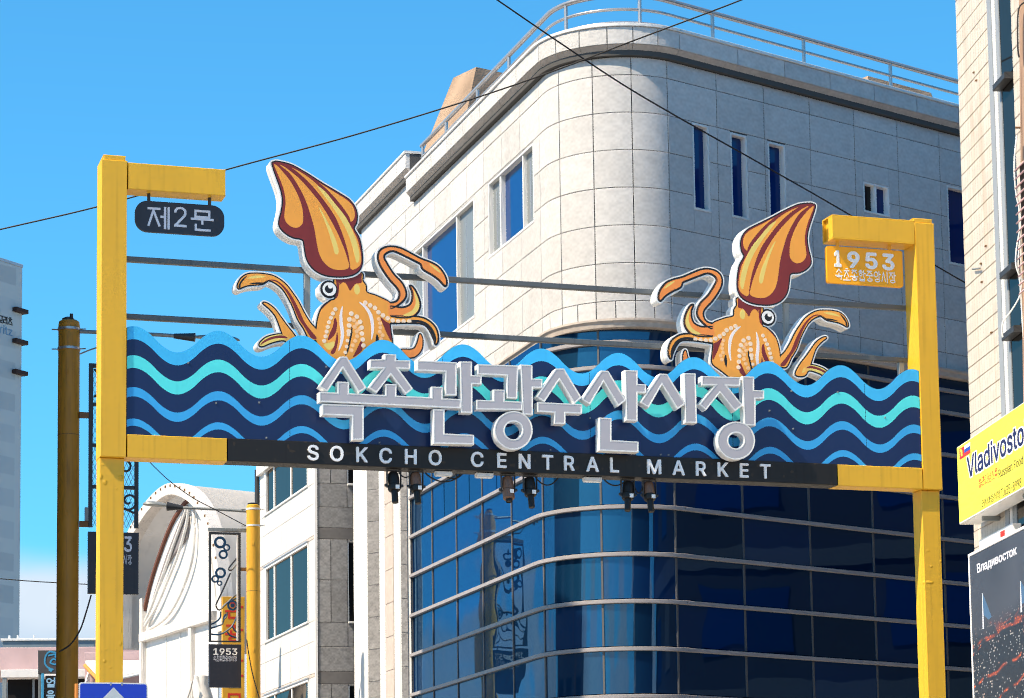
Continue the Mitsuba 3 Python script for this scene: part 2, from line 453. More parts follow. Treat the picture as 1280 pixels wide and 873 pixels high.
# ------------------------------------------------------------------ lettering
JAMO = {'ㄱ': [[(0, 1), (1, 1), (.92, 0)]], 'ㄴ': [[(0, 1), (0, 0), (1, 0)]], 'ㄷ': [[(1, 1), (0, 1), (0, 0), (1, 0)]],
        'ㄹ': [[(0, 1), (1, 1), (1, .5), (0, .5), (0, 0), (1, 0)]], 'ㅁ': [[(0, 0), (0, 1), (1, 1), (1, 0), (0, 0)]],
        'ㅂ': [[(0, 1), (0, 0), (1, 0), (1, 1)], [(0, .5), (1, .5)]], 'ㅅ': [[(.5, 1), (0, 0)], [(.5, 1), (1, 0)]],
        'ㅇ': ['o'], 'ㅈ': [[(0, 1), (1, 1)], [(.5, 1), (0, 0)], [(.5, .8), (1, 0)]],
        'ㅊ': [[(.3, 1.15), (.7, 1.15)], [(0, .85), (1, .85)], [(.5, .85), (0, 0)], [(.5, .7), (1, 0)]],
        'ㅋ': [[(0, 1), (1, 1), (.92, 0)], [(0, .5), (1, .5)]], 'ㅌ': [[(1, 1), (0, 1), (0, 0), (1, 0)], [(0, .5), (1, .5)]],
        'ㅍ': [[(0, 1), (1, 1)], [(0, 0), (1, 0)], [(.3, 0), (.3, 1)], [(.7, 0), (.7, 1)]],
        'ㅎ': [[(.3, 1.1), (.7, 1.1)], [(0, .8), (1, .8)], 'h']}
CHO = 'ㄱㄲㄴㄷㄸㄹㅁㅂㅃㅅㅆㅇㅈㅉㅊㅋㅌㅍㅎ'
JUNG = 'ㅏㅐㅑㅒㅓㅔㅕㅖㅗㅘㅙㅚㅛㅜㅝㅞㅟㅠㅡㅢㅣ'
JONG = ['', 'ㄱ', 'ㄲ', 'ㄳ', 'ㄴ', 'ㄵ', 'ㄶ', 'ㄷ', 'ㄹ', 'ㄺ', 'ㄻ', 'ㄼ', 'ㄽ', 'ㄾ', 'ㄿ', 'ㅀ', 'ㅁ', 'ㅂ', 'ㅄ', 'ㅅ', 'ㅆ', 'ㅇ', 'ㅈ', 'ㅊ', 'ㅋ', 'ㅌ', 'ㅍ', 'ㅎ']
VERT = {'ㅏ': [[(.25, 1), (.25, 0)], [(.25, .55), (.95, .55)]], 'ㅓ': [[(.75, 1), (.75, 0)], [(.05, .55), (.75, .55)]], 'ㅣ': [[(.5, 1), (.5, 0)]],
        'ㅔ': [[(.5, 1), (.5, 0)], [(1, 1), (1, 0)], [(0, .55), (.5, .55)]], 'ㅐ': [[(.1, 1), (.1, 0)], [(.8, 1), (.8, 0)], [(.1, .55), (.8, .55)]], 'ㅕ': [[(.75, 1), (.75, 0)], [(.05, .7), (.75, .7)], [(.05, .35), (.75, .35)]]}
HORI = {'ㅗ': [[(0, .1), (1, .1)], [(.5, .1), (.5, 1)]], 'ㅜ': [[(0, .9), (1, .9)], [(.5, .9), (.5, 0)]], 'ㅡ': [[(0, .5), (1, .5)]]}


def hangul(text, size, w=0.11, gap=0.12):
    """Korean lettering as polygons: squares of side size, strokes w wide (of the side)."""
    shapes, x = [], 0.0

    def lay(strokes, x0, y0, x1, y1, ox):
        for s in strokes:
            if s == 'o':
                e = Point(0, 0).buffer(0.5, 16)
                e = affinity.scale(e, x1 - x0 + w, y1 - y0 + w)
                inner = affinity.scale(Point(0, 0).buffer(0.5, 16), max(x1 - x0 - w, .02), max(y1 - y0 - w, .02))
                shapes.append(affinity.translate(e.difference(inner), ox + (x0 + x1) / 2, (y0 + y1) / 2))
            elif s == 'h':
                cy, ry = y0 + .28 * (y1 - y0), .28 * (y1 - y0)
                e = affinity.scale(Point(0, 0).buffer(1, 16), .36 * (x1 - x0) + w / 2, ry + w / 2)
                i = affinity.scale(Point(0, 0).buffer(1, 16), max(.36 * (x1 - x0) - w / 2, .02), max(ry - w / 2, .02))
                shapes.append(affinity.translate(e.difference(i), ox + (x0 + x1) / 2, cy))
            else:
                shapes.append(LineString([(ox + x0 + a * (x1 - x0), y0 + b * (y1 - y0)) for a, b in s]).buffer(w / 2, cap_style='square', join_style='mitre'))

    for ch in text:
        o = ord(ch) - 0xAC00
        if 0 <= o < 11172:
            c, v, j = CHO[o // 588], JUNG[o % 588 // 28], JONG[o % 28]
            lo = .42 if j else .06
            if v == 'ㅘ':
                lay(JAMO[c], .08, lo + .30, .52, .95, x); lay(HORI['ㅗ'], .02, lo, .60, lo + .2, x); lay(VERT['ㅏ'], .66, lo - .06, 1.0, .98, x)
            elif v in VERT:
                lay(JAMO[c], .06, lo + .06, .56, .92, x); lay(VERT[v], .66, lo - .04, 1.0, .98, x)
            elif v in HORI:
                lay(JAMO[c], .18, lo + .24 if v == 'ㅜ' else lo + .26, .82, .94, x); lay(HORI[v], .02, lo - .06, .98, lo + .16, x)
            if j:
                lay(JAMO[j], .2, .05, .84, .28, x)
        x += 1 + gap if ch != ' ' else .5
    return affinity.scale(unary_union(shapes), size, size, origin=(0, 0))


def latin(text, h, depth, bold=True):
    return meshkit.text_mesh(text, h, depth, bold)


def fit_u(m, u0, u1, z0, n0, slope=0.0, height=None):
    """Moves a local lettering mesh so that it spans u0..u1 with its foot at z0 (and height, if given)."""
    b = m.bounds
    v = m.vertices.copy()
    su = (u1 - u0) / (b[1][0] - b[0][0])
    sz = su if height is None else height / (b[1][1] - b[0][1])
    v = np.c_[u0 + (v[:, 0] - b[0][0]) * su, z0 + (v[:, 1] - b[0][1]) * sz, v[:, 2] - b[0][2] + n0]
    v[:, 1] += (v[:, 0] - u0) * slope
    return trimesh.Trimesh(v, m.faces, process=False)


# ------------------------------------------------------------------ ground
gv = np.array([[-1500, -1500, 0], [1500, -1500, 0], [1500, 1500, 0], [-1500, 1500, 0.0]])
obj('ground', trimesh.Trimesh(gv, [[0, 1, 2], [0, 2, 3]]), M_ASPHALT, 'pale concrete street paving below the gate', kind='structure')

# ------------------------------------------------------------------ the office building with the round corner
OB = thing('office_building', 'tall pale stone office building with a rounded corner and blue glass storeys below', 'building')
UL, UR = (0.30991,-0.95076), (0.78366,0.62119)
WALL = Path((0.761,49.105), (3.292,48.343), (2.292,49.604), 1.61, 3.101, UL, UR)
FACADE = Path((0.473,49.36), (3.329,48.5), (2.2,49.924), 1.817, 3.499, UL, UR)
ZROW = [13.178 + 0.7433 * k for k in range(7)]           # joints of the wall panels: 13.178 .. 17.638
S_JOINT = [-14.18] + [-0.277 - 1.231 * k for k in range(11, -1, -1)][0:] + [0.611, 1.413, 2.18, 2.94] + [2.94 + 1.292 * k for k in range(1, 11)]
S_JOINT = sorted(x for x in S_JOINT if x >= -14.18)
S_END = S_JOINT[-1]
stone_pick = lambda: rng.choice(STONES)


def bends(s0, s1, P=None):
    P = P or WALL
    return max(1, int(math.ceil((min(s1, P.arc) - max(s0, 0)) / 0.2))) if s1 > 0 and s0 < P.arc else 1


# windows of the stone storey: (s0, s1, z0, z1)
WIN_L = [(-3.696, -0.678, 15.216, 16.868), (-9.934, -4.72, 14.208, 16.846)]
WIN_R = [(3.564, 4.02, 15.124, 16.887), (4.577, 5.047, 15.133, 16.869),
         (5.604, 6.105, 15.133, 16.87), (8.328, 9.106, 15.843, 16.504),
         (10.879, 13.079, 15.123, 16.861)]
HOLES = WIN_L + WIN_R


def hole_cut(s0, s1, z0, z1):
    """The panel less the window openings, as rectangles."""
    rects = [(s0, s1, z0, z1)]
    for a, b, c, d in HOLES:
        nxt = []
        for (p, q, r, t) in rects:
            if q <= a or p >= b or t <= c or r >= d:
                nxt.append((p, q, r, t)); continue
            if p < a - .02: nxt.append((p, a, r, t))
            if q > b + .02: nxt.append((b, q, r, t))
            pa, qb = max(p, a), min(q, b)
            if r < c - .02: nxt.append((pa, qb, r, c))
            if t > d + .02: nxt.append((pa, qb, d, t))
        rects = nxt
    return rects


# backing wall, cut at the openings too
core = []
edges_z = sorted(set([12.82, 18.0] + [z for h in HOLES for z in h[2:]]))
for i in range(len(edges_z) - 1):
    z0, z1 = edges_z[i], edges_z[i + 1]
    row = sorted((h[0], h[1]) for h in HOLES if h[2] <= z0 + 1e-6 and h[3] >= z1 - 1e-6)
    x = -14.18
    for a, b in row + [(S_END, S_END)]:
        if a > x + 1e-6:
            for p, q in ((x, min(a, 0)), (max(x, 0), min(a, WALL.arc)), (max(x, WALL.arc), a)):
                if q > p + 1e-6:
                    core.append(bx(WALL, p, q, z0, z1, -0.30, -0.014, 0, bends(p + 1e-4, q - 1e-4)))
        x = max(x, b)
SW = obj(OB + '__stone_wall', cat(core), M_JOINT)
GAPJ = 0.0125
rows = [(12.835, ZROW[0])] + [(ZROW[i], ZROW[i + 1]) for i in range(6)] + [(ZROW[6], 17.995)]
for ri, (z0, z1) in enumerate(rows):
    cuts_s = S_JOINT
    if ri == 0:
        cuts_s = [S_JOINT[0]] + [x for a, b in zip(S_JOINT[:-1], S_JOINT[1:]) for x in ((a + b) / 2, b)]
    for a, b in zip(cuts_s[:-1], cuts_s[1:]):
        for (p, q, r, t) in hole_cut(a + GAPJ / 2, b - GAPJ / 2, z0 + GAPJ / 2, z1 - GAPJ / 2):
            pro = rng.uniform(-0.002, 0.002)
            obj(SW + '__stone_panel', bx(WALL, p, q, r, t, -0.06, pro, 0.005, bends(p, q) * (3 if bends(p, q) > 1 else 1)), stone_pick(), smooth=20 if bends(p, q) > 1 else False)

# raised left part of the wall: panels up to the higher parapet
TS = -9.35
obj(SW + '__stone_panel', bx(WALL, -14.18, TS, 18.0, 18.62, -0.30, 0.0, 0.004), STONES[0])


# parapet: band stones over a sloped moulding, and a thin cap
def sweep(P, prof, s0, s1):
    n = bends(s0, s1, P)
    ss = np.linspace(s0, s1, n + 1); k = len(prof)
    v = np.array([[s, z, nn] for s in ss for (z, nn) in prof]); f = []
    for i in range(n):
        for j in range(k):
            a, c = i * k + j, i * k + (j + 1) % k
            f += [(a, c + k, c), (a, a + k, c + k)]
    for j in range(1, k - 1):
        f += [(0, j, j + 1), (n * k, n * k + j + 1, n * k + j)]
    m = trimesh.Trimesh(P(v), np.array(f), process=False)
    return m


PARA = obj(OB + '__parapet', cat([bx(WALL, p, q, 18.0, 18.50, -0.30, 0.10, 0, bends(p + 1e-4, q - 1e-4)) for p, q in ((TS, 0), (0, WALL.arc), (WALL.arc, S_END))]), M_JOINT)
band = sorted([x + 0.42 for x in S_JOINT if x > TS + .2 and (x < -.4 or x > 3.2)] + [TS, 0.25, 0.75, 1.25, 1.75, 2.2, 2.65, 3.1, S_END])
band = [x for x in band if x <= S_END]
for a, b in zip(band[:-1], band[1:]):
    if b - a < .05: continue
    obj(PARA + '__band_stone', bx(WALL, a + .004, b - .004, 18.195, 18.535, 0.06, 0.20 + rng.uniform(-.002, .002), 0.006, bends(a, b)), stone_pick())
    obj(PARA + '__moulding_stone', sweep(WALL, [(18.005, 0.0), (18.005, 0.035), (18.05, 0.05), (18.19, 0.185), (18.19, 0.0)], a + .004, b - .004), M_MOULD)
for p, q in ((TS, 0), (0, WALL.arc), (WALL.arc, S_END)):
    obj(PARA + '__cap', bx(WALL, p, q, 18.54, 18.60, -0.32, 0.235, 0.006, bends(p + 1e-4, q - 1e-4)), M_ALU)
hp = obj(OB + '__parapet', bx(WALL, -14.60, TS, 18.60, 19.14, -0.30, 0.10, 0), M_JOINT, 'raised end of the parapet above the left wall')
hb = [-14.64] + [x for x in S_JOINT if -14 < x < TS - .3] + [TS]
for a, b in zip(hb[:-1], hb[1:]):
    obj(hp + '__band_stone', bx(WALL, a + .004, b - .004, 18.80, 19.15, 0.0, 0.20, 0.006), stone_pick())
    obj(hp + '__moulding_stone', sweep(WALL, [(18.62, 0.0), (18.62, 0.035), (18.66, 0.05), (18.795, 0.185), (18.795, 0.0)], a + .004, b - .004), M_MOULD)
obj(hp + '__cap', bx(WALL, -14.66, TS + .02, 19.155, 19.21, -0.32, 0.235, 0.006), M_ALU)

# ledge under the stone storey, and its soffit
LEDGE = obj(OB + '__ledge', cat([sweep(WALL, [(12.66, -0.35), (12.66, 0.04), (12.74, 0.06), (12.78, 0.10), (12.82, 0.10), (12.832, -0.35)], p, q) for p, q in ((-14.18, 0), (0.0001, WALL.arc), (WALL.arc, S_END))]), M_MOULD)
obj(OB + '__roof_slab', bx(WALL, -14.1, S_END - .05, 17.9, 18.1, -9.0, -0.31, 0), M_RENDERGREY) if False else None


# railing on the parapet
RAIL = thing('roof_railing', 'tubular steel railing following the roof edge of the rounded office building', 'railing')
for zr, rr in ((19.27, 0.050), (18.99, 0.030), (18.72, 0.030)):
    ss = np.concatenate([np.linspace(TS + .25, 0, 12)[:-1], np.linspace(0, WALL.arc, 24)[:-1], np.linspace(WALL.arc, S_END, 12)])
    obj(RAIL + '__rail', tube(WALL(np.c_[ss, 0 * ss + zr, 0 * ss - 0.12]), rr, 10), M_CHROME, smooth=40)
for s in [2.413, 0.734, 4.285, 6.82, 9.383, 11.733, -2.503, -4.709, -7.086, -9.0]:
    obj(RAIL + '__post', tube(WALL([[s, 18.59, -0.12], [s, 19.25, -0.12]]), 0.038, 8), M_CHROME, smooth=40)


# windows of the stone storey
def window(s0, s1, z0, z1, splits, panes, key=OB + '__window', fr=0.055, rec=0.10, mt=M_ALU, sill=True):
    w = obj(key, bx(WALL, s0 + .004, s1 - .004, z0 + .004, z1 - .004, -0.28, -rec - 0.05, 0), M_DARKVOID)
    obj(w + '__frame', cat([bx(WALL, s0 + .002, s1 - .002, z1 - fr, z1 - .002, -rec - .06, -0.008), bx(WALL, s0 + .002, s1 - .002, z0 + .002, z0 + fr, -rec - .06, 0.012), bx(WALL, s0 + .002, s0 + fr, z0 + fr, z1 - fr, -rec - .06, -0.004), bx(WALL, s1 - fr, s1 - .002, z0 + fr, z1 - fr, -rec - .06, -0.004)]), mt)
    xs = [s0 + fr] + list(splits) + [s1 - fr]
    for x in splits:
        obj(w + '__mullion', bx(WALL, x - .035, x + .035, z0 + fr, z1 - fr, -rec - .05, -0.03), mt)
    for i, m in enumerate(panes):
        a, b = xs[i] + (.035 if i else 0), xs[i + 1] - (.035 if i < len(panes) - 1 else 0)
        d = -rec - .05 if m is not M_BLIND else -rec - 0.02
        obj(w + '__pane', bx(WALL, a, b, z0 + fr, z1 - fr, d, d + .012, 0), m)
        if m is M_BLIND:
            obj(w + '__blind_edge', bx(WALL, a + (b - a) * .35, a + (b - a) * .35 + .03, z0 + fr + .2, z1 - fr - .2, d + .012, d + .02, 0), M_GREYALU)
    return w


window(*WIN_L[0], [-2.943, -1.442], [M_BLIND, M_WINGLASS, M_BLIND])
window(*WIN_L[1], [-8.794, -6.106], [M_BLIND, M_WINGLASS, M_BLIND])
for h in WIN_R[:3]:
    window(*h, [], [M_NAVYGLASS], fr=.050, mt=M_ALU)
window(*WIN_R[3], [(WIN_R[3][0] + WIN_R[3][1]) / 2], [M_GREYGLASS, M_NAVYGLASS], fr=.045, mt=M_WHITE)
window(*WIN_R[4], [(WIN_R[4][0] + WIN_R[4][1]) / 2], [M_NAVYGLASS, M_NAVYGLASS])

# curtain wall of blue glass
GE = 13.0
CW = obj(OB + '__curtain_wall', cat([bx(FACADE, p, q, 3.6, 12.66, -0.6, -0.12, 0, bends(p + 1e-4, q - 1e-4, FACADE)) for p, q in ((-9.05, 0), (0, FACADE.arc), (FACADE.arc, GE))]), M_DARKVOID)
ZT = [5.555, 6.455, 7.36, 8.262, 9.172, 10.07, 10.975, 11.88, 12.36]          # undersides of the transoms
MUL = [-8.95, -7.27, -5.41, -3.54, -1.57, 0.32, 1.79, 3.30, 5.07, 6.90, 8.72, 10.84, GE]
for zi, z in enumerate(ZT):
    for p, q in ((-9.0, 0), (0, FACADE.arc), (FACADE.arc, GE)):
        obj(CW + '__transom', bx(FACADE, p, q, z, z + 0.075, -0.07, 0.035, 0.006, bends(p + 1e-4, q - 1e-4, FACADE)), M_TRANSOM, smooth=30 if p == 0 else False)
for mi_, s in enumerate(MUL):
    for zi in range(len(ZT)):
        z0 = ZT[zi] + .096; z1 = ZT[zi + 1] - .001 if zi + 1 < len(ZT) else 12.655
        obj(CW + '__mullion', bx(FACADE, s - .022, s + .022, z0, z1, -0.08, -0.022, 0.003), M_MULLION)
for zi in range(-1, len(ZT)):
    z0 = ZT[zi] + .097 if zi >= 0 else 4.7
    z1 = ZT[zi + 1] - .002 if zi + 1 < len(ZT) else 12.65
    for a, b in zip(MUL[:-1], MUL[1:]):
        sub = 2 if zi == 5 and b < 0 else 1
        for q in range(sub):
            p0, p1 = a + .023 + (b - a) * q / sub, a - .023 + (b - a) * (q + 1) / sub
            k = bends(p0, p1, FACADE) * 2 if p1 > 0 and p0 < FACADE.arc else 1
            m = boxl(p0, p1, z0, z1, -0.075, -0.045, 0, k)
            t1, t2 = rng.uniform(-.006, .006), rng.uniform(-.007, .007)
            m.vertices[:, 2] += t1 * (m.vertices[:, 0] - (p0 + p1) / 2) + t2 * (m.vertices[:, 1] - (z0 + z1) / 2)
            obj(CW + '__glass_pane', put(FACADE, m), rng.choice(M_PANES), smooth=20 if k > 1 else False)
obj(OB + '__edge_frame', bx(FACADE, -9.12, -8.98, 3.6, 12.655, -0.5, 0.05, 0.006), M_ALU)
# shop storey below the frame
obj(OB + '__base_wall', cat([bx(FACADE, p, q, 0, 4.7, -0.6, 0.06, 0, bends(p + 1e-4, q - 1e-4, FACADE)) for p, q in ((-9.05, 0), (0, FACADE.arc), (FACADE.arc, GE))]), M_MOULD)
# body behind the faces
def plan(P, pts):
    return P(np.array([[s, 0, n] for s, n in pts]))[:, :2]


body = Polygon(np.vstack([plan(WALL, [(-14.1, -.32), (0, -.32), (.8, -.32), (1.6, -.32), (2.4, -.32), (3.1, -.32), (S_END, -.32)]), plan(WALL, [(S_END, -8), (-14.1, -8)])]).tolist()).convex_hull
bm = trimesh.creation.extrude_polygon(body, 17.4, engine='earcut'); bm.apply_translation([0, 0, 0.5])
obj(OB + '__inner_body', bm, M_RENDERGREY)


# granite blocks on the roof
def frustum(c, half, top, z0, z1, yaw, shift=(0, 0)):
    v = []
    for h, z, sh in ((half, z0, (0, 0)), (top, z1, shift)):
        for a, b in ((-1, -1), (1, -1), (1, 1), (-1, 1)):
            x, y = a * h[0] + sh[0], b * h[1] + sh[1]
            v.append((c[0] + x * math.cos(yaw) - y * math.sin(yaw), c[1] + x * math.sin(yaw) + y * math.cos(yaw), z))
    return trimesh.Trimesh(v, [(0, 2, 1), (0, 3, 2), (4, 5, 6), (4, 6, 7)] + [q for i in range(4) for q in ((i, (i + 1) % 4, 4 + (i + 1) % 4), (i, 4 + (i + 1) % 4, 4 + i))], process=False)


pc = (-0.876,62,20.193)
obj('stone_pyramid', frustum(pc, (1.75, 1.3), (0.46, 0.5), 17.9, 22.408, 0.628, (0.32, 0)), M_BROWN, 'brown granite tapered block rising behind the left parapet of the office roof', category='roof ornament')
pc = (8.722,58,20.353)
obj('stone_pyramid', frustum(pc, (1.9, 1.2), (1.05, .5), 18.0, 20.565, 0.663, (0.2, 0)), M_BROWN, 'low brown granite block peeping over the right parapet behind the railing', category='roof ornament')

# ------------------------------------------------------------------ annex with the dark granite front, and the pilasters
# (annex frames stand at 63 m)
AX = thing('annex_building', 'lower building with a sunlit white panel side and a dark granite front', 'building')
AF, AL = Frame((-4.852,63), (0.97437,0.22495)), Frame((-4.852,63), (0.30985,-0.95079))
AW, AT = 1.211, 13.5
ALX = -6.432
# plan prism as the core
o0, u1, u2 = AF.o[:2], AF.u[:2], -AL.u[:2]
core = Polygon([o0 - .05 * AF.n[:2] * 1 - .05 * AL.n[:2], o0 + u1 * (AW - .002) - .05 * AF.n[:2], o0 + u1 * (AW + 2.5) + u2 * 9, o0 + u2 * (-ALX) - .05 * AL.n[:2]])
cm = trimesh.creation.extrude_polygon(core, AT, engine='earcut')
obj(AX + '__wall', cm, M_JOINT)
obj(AX + '__roof_edge', cat([bx(AF, -.08, AW, AT, AT + .3, -.3, .1), bx(AL, ALX, .08, AT + .002, AT + .29, -.3, .098)]), M_ALU)
FZ = [12.264, 11.667, 11.143, 10.861, 9.834, 8.774, 8.166, 7.548, 7.24]
FU = [0.0, 0.377, 0.798, 0.949, AW]
DW = 0.798
PITCHZ = FZ[7] - FZ[2]
RECESS = [(DW, AW - .02, 12.233, 12.233 + 1.95), (DW, AW - .02, 8.769, 10.778), (DW, AW - .02, 7.193 - 1.8, 7.193)]


def dark_panel(a, b, z0, z1, m=None, n1=0.0):
    for (p, q, r, t) in cut_rects([(a, b, z0, z1)], RECESS):
        obj(AX + '__wall__granite_panel', bx(AF, p + .005, q - .005, r + .005, t - .005, -.05, n1 + rng.uniform(-.003, .003), .006), m or rng.choice(DARKS))


def cut_rects(rects, holes):
    for a, b, c, d in holes:
        nxt = []
        for (p, q, r, t) in rects:
            if q <= a or p >= b or t <= c or r >= d:
                nxt.append((p, q, r, t)); continue
            if p < a - .02: nxt.append((p, a, r, t))
            if q > b + .02: nxt.append((b, q, r, t))
            pa, qb = max(p, a), min(q, b)
            if r < c - .02: nxt.append((pa, qb, r, c))
            if t > d + .02: nxt.append((pa, qb, d, t))
        rects = nxt
    return rects


M_GREYBAND = pr('grey_band_stone', proc(stone_fn((0.13, 0.125, 0.125), 15, 0.08, 0.25)), 0.6, 0.3)
zrow = [AT, FZ[0] + 2.0, FZ[0] + .4, FZ[0], FZ[1], FZ[2], FZ[3], FZ[4], FZ[5], FZ[6], FZ[7], FZ[8], FZ[8] - 1.0, FZ[8] - 1.95, FZ[8] - 2.5, FZ[8] - 3.0]
for i, (z1, z0) in enumerate(zip(zrow[:-1], zrow[1:])):
    split = [FU[1], FU[2]] if i in (1, 2, 6, 7, 11, 12) else [FU[3]]
    if i == 0: split = [FU[1], FU[3]]
    xs = [0.045] + split + [AW]
    for a, b in zip(xs[:-1], xs[1:]):
        dark_panel(a, b, z0, z1, M_GREYBAND if i in (5, 10) else None)
for a, b, c, d in RECESS:
    w = obj(AX + '__window', bx(AF, a + .03, b - .001, c + .05, d - .02, -.045, -.03, 0), M_DARKVOID)
    obj(w + '__sill', bx(AF, a, b + .02, c - .02, c + .03, -.04, .12, .004), M_ALU)
    obj(w + '__frame', bx(AF, a + .002, a + .03, c + .03, d - .002, -.045, .02, .004), M_GREYALU)
for u0, u1_ in ((-0.03, 0.04),):
    obj(AX + '__corner_trim', bx(AF, u0, u1_, 3.0, AT, -.05, 0.03, .004), M_ALU)
# white left face
LZ = [12.294, 11.778, 10.981, 10.892, 8.84, 8.228, 7.273]
LU0, LU1 = -5.83, -0.791
WH = LZ[3] - LZ[4]
AWIN = [(LU0, LU1, LZ[0], LZ[0] + WH), (LU0, LU1, LZ[4], LZ[3]), (LU0, LU1, LZ[4] - (LZ[0] - LZ[4]), LZ[3] - (LZ[0] - LZ[4]))]
lz = sorted([AT, AT - .6, AWIN[0][3], LZ[0], LZ[1], LZ[2], LZ[3], LZ[4], LZ[4] - (LZ[0] - LZ[1]), LZ[4] - (LZ[0] - LZ[2]), AWIN[2][3], AWIN[2][2], 3.0])
lu = [ALX, LU0 * .999, LU0 + (LU1 - LU0) * .2, LU0 + (LU1 - LU0) * .4, LU0 + (LU1 - LU0) * .6, LU0 + (LU1 - LU0) * .8, LU1, -0.03]
for z0, z1 in zip(lz[:-1], lz[1:]):
    for a, b in zip(lu[:-1], lu[1:]):
        for (p, q, r, t) in cut_rects([(a, b, z0, z1)], AWIN):
            obj(AX + '__wall__white_panel', bx(AL, p + .004, q - .004, r + .004, t - .004, -.045, rng.uniform(-.002, .002), .004), rng.choice(WHITES) if (z1 - z0) > .3 else M_CREAMSTONE)
for a, b, c, d in AWIN:
    w = obj(AX + '__window', bx(AL, a + .01, b - .01, c + .01, d - .01, -.047, -.04, 0), M_DARKVOID)
    fw = .07
    obj(w + '__frame', cat([bx(AL, a + .002, b - .002, d - fw, d - .002, -.04, .03), bx(AL, a + .002, b - .002, c + .002, c + .05, -.04, .04), bx(AL, a + .002, a + fw * 3, c + .05, d - fw, -.04, .02), bx(AL, b - .05, b - .002, c + .05, d - fw, -.04, .02)]), M_ALU)
    a2 = a + fw * 3
    for i, t in enumerate((.19, .60)):
        x = a2 + (b - a2) * t
        obj(w + '__mullion', bx(AL, x - .05, x + .05, c + .05, d - fw, -.04, .0), M_ALU)
    for t0, t1 in ((0, .19), (.19, .60), (.60, 1)):
        p, q = a2 + (b - a2) * t0 + .05, a2 + (b - a2) * t1 - .05
        m = boxl(p, q, c + .05, d - fw, -.038, -.03, 0)
        m.vertices[:, 2] += rng.uniform(-.006, .006) * (m.vertices[:, 0] - p)
        obj(w + '__pane', put(AL, m), M_GREYGLASS)
    obj(w + '__head', bx(AL, a - .02, b + .02, d, d + .03, -.03, .06, .003), M_GREYALU)
# drain pipe on the annex corner
pb = AL(np.array([[ALX - .10, 0, .05]]))[0]
obj(AX + '__drain_pipe', cat([tube([[pb[0], pb[1], 2.5], [pb[0], pb[1], AT + .2]], .07, 10)]), M_DARKMETAL)


def prism(pts, z0, z1):
    p = Polygon(pts)
    m = trimesh.creation.extrude_polygon(p if p.exterior.is_ccw else Polygon(list(p.exterior.coords)[::-1]), z1 - z0, engine='earcut')
    m.apply_translation([0, 0, z0])
    return m


# stepped stone pilasters between annex and glass
def pilaster(x0, x1, back, m_front, n):
    """x0, x1: front corners in plan; back: length along the left face."""
    a, b = np.array(x0), np.array(x1)
    k = -np.array(UL) * back
    pil = obj(AX + '__pilaster', prism([a, b, b + k + .02, a + k], 2.5, 12.6), M_ALU)
    d = b - a; L_ = np.linalg.norm(d); F = Frame(a, d / L_)
    zs = [12.6 - .78 * i for i in range(14)]
    for z1, z0 in zip(zs[:-1], zs[1:]):
        obj(pil + '__granite_panel', bx(F, .06, L_ - .06, z0 + .006, z1 - .006, 0, .03 + rng.uniform(-.002, .002), .005), m_front)
    return pil


A0, A1_ = (-3.526,61.6), (-2.876,61.2)
pilaster(A0, A1_, 1.2, DARKS[2], 0)
B0, B1_ = (-2.568,57.95), (-2.299,57.85)
pb_ = pilaster(B0, B1_, 1.7, DARKS[2], 0)
FB = Frame(np.array(B0), UL)
for i in range(13):
    z1 = 12.6 - .78 * i
    obj(pb_ + '__cream_panel', bx(FB, -1.15, -.42, z1 - .774, z1 - .006, 0, .025, .004), M_CREAMSTONE)

# ------------------------------------------------------------------ unseen blocks: the left one casts shade, the right one is added for dark reflections
NB = thing('unseen_neighbour', 'plain grey block left of the street, outside the picture, whose shade falls on the glass', 'building')
NF = Frame((0.473,49.361), UL)
obj(NB + '__wall', bx(NF, -5.0, 4.24, 0, 21.6, 11.02, 22, 0), M_RENDERGREY)
obj(NB + '__roof_edge', bx(NF, -5.02, 4.26, 21.6, 21.78, 11.0, 22.1, 0), M_MOULD)
for i in range(6):
    for j in range(3):
        obj(NB + '__window', bx(NF, -4.2 + j * 2.9, -2.4 + j * 2.9, 2.2 + i * 3.2, 3.9 + i * 3.2, 10.99, 11.02, 0), M_GREYGLASS)
NB2 = thing('unseen_neighbour', 'added dark block right of the street, unseen behind the tiled building, for the glass to reflect', 'building')
obj(NB2 + '__wall', trimesh.creation.box(bounds=[[15, 32, 0], [30, 75, 19]]), M_DARKBRICK)  # added unseen block, near-black so the right glass face mirrors something dark
for i in range(5):
    obj(NB2 + '__storey_band', trimesh.creation.box(bounds=[[14.9, 32.2, 3.0 + 3.3 * i], [15.0, 74.8, 3.5 + 3.3 * i]]), M_BAND2)
    for j in range(9):
        obj(NB2 + '__window', trimesh.creation.box(bounds=[[14.93, 33.4 + 4.5 * j, 4.3 + 3.3 * i], [15.0, 35.6 + 4.5 * j, 5.9 + 3.3 * i]]), M_BAND2 if (i * 5 + j * 3) % 4 == 0 else M_NAVYGLASS)
obj(NB2 + '__roof', trimesh.creation.box(bounds=[[14.8, 31.8, 19], [30.2, 75.2, 19.3]]), M_DARKBRICK)

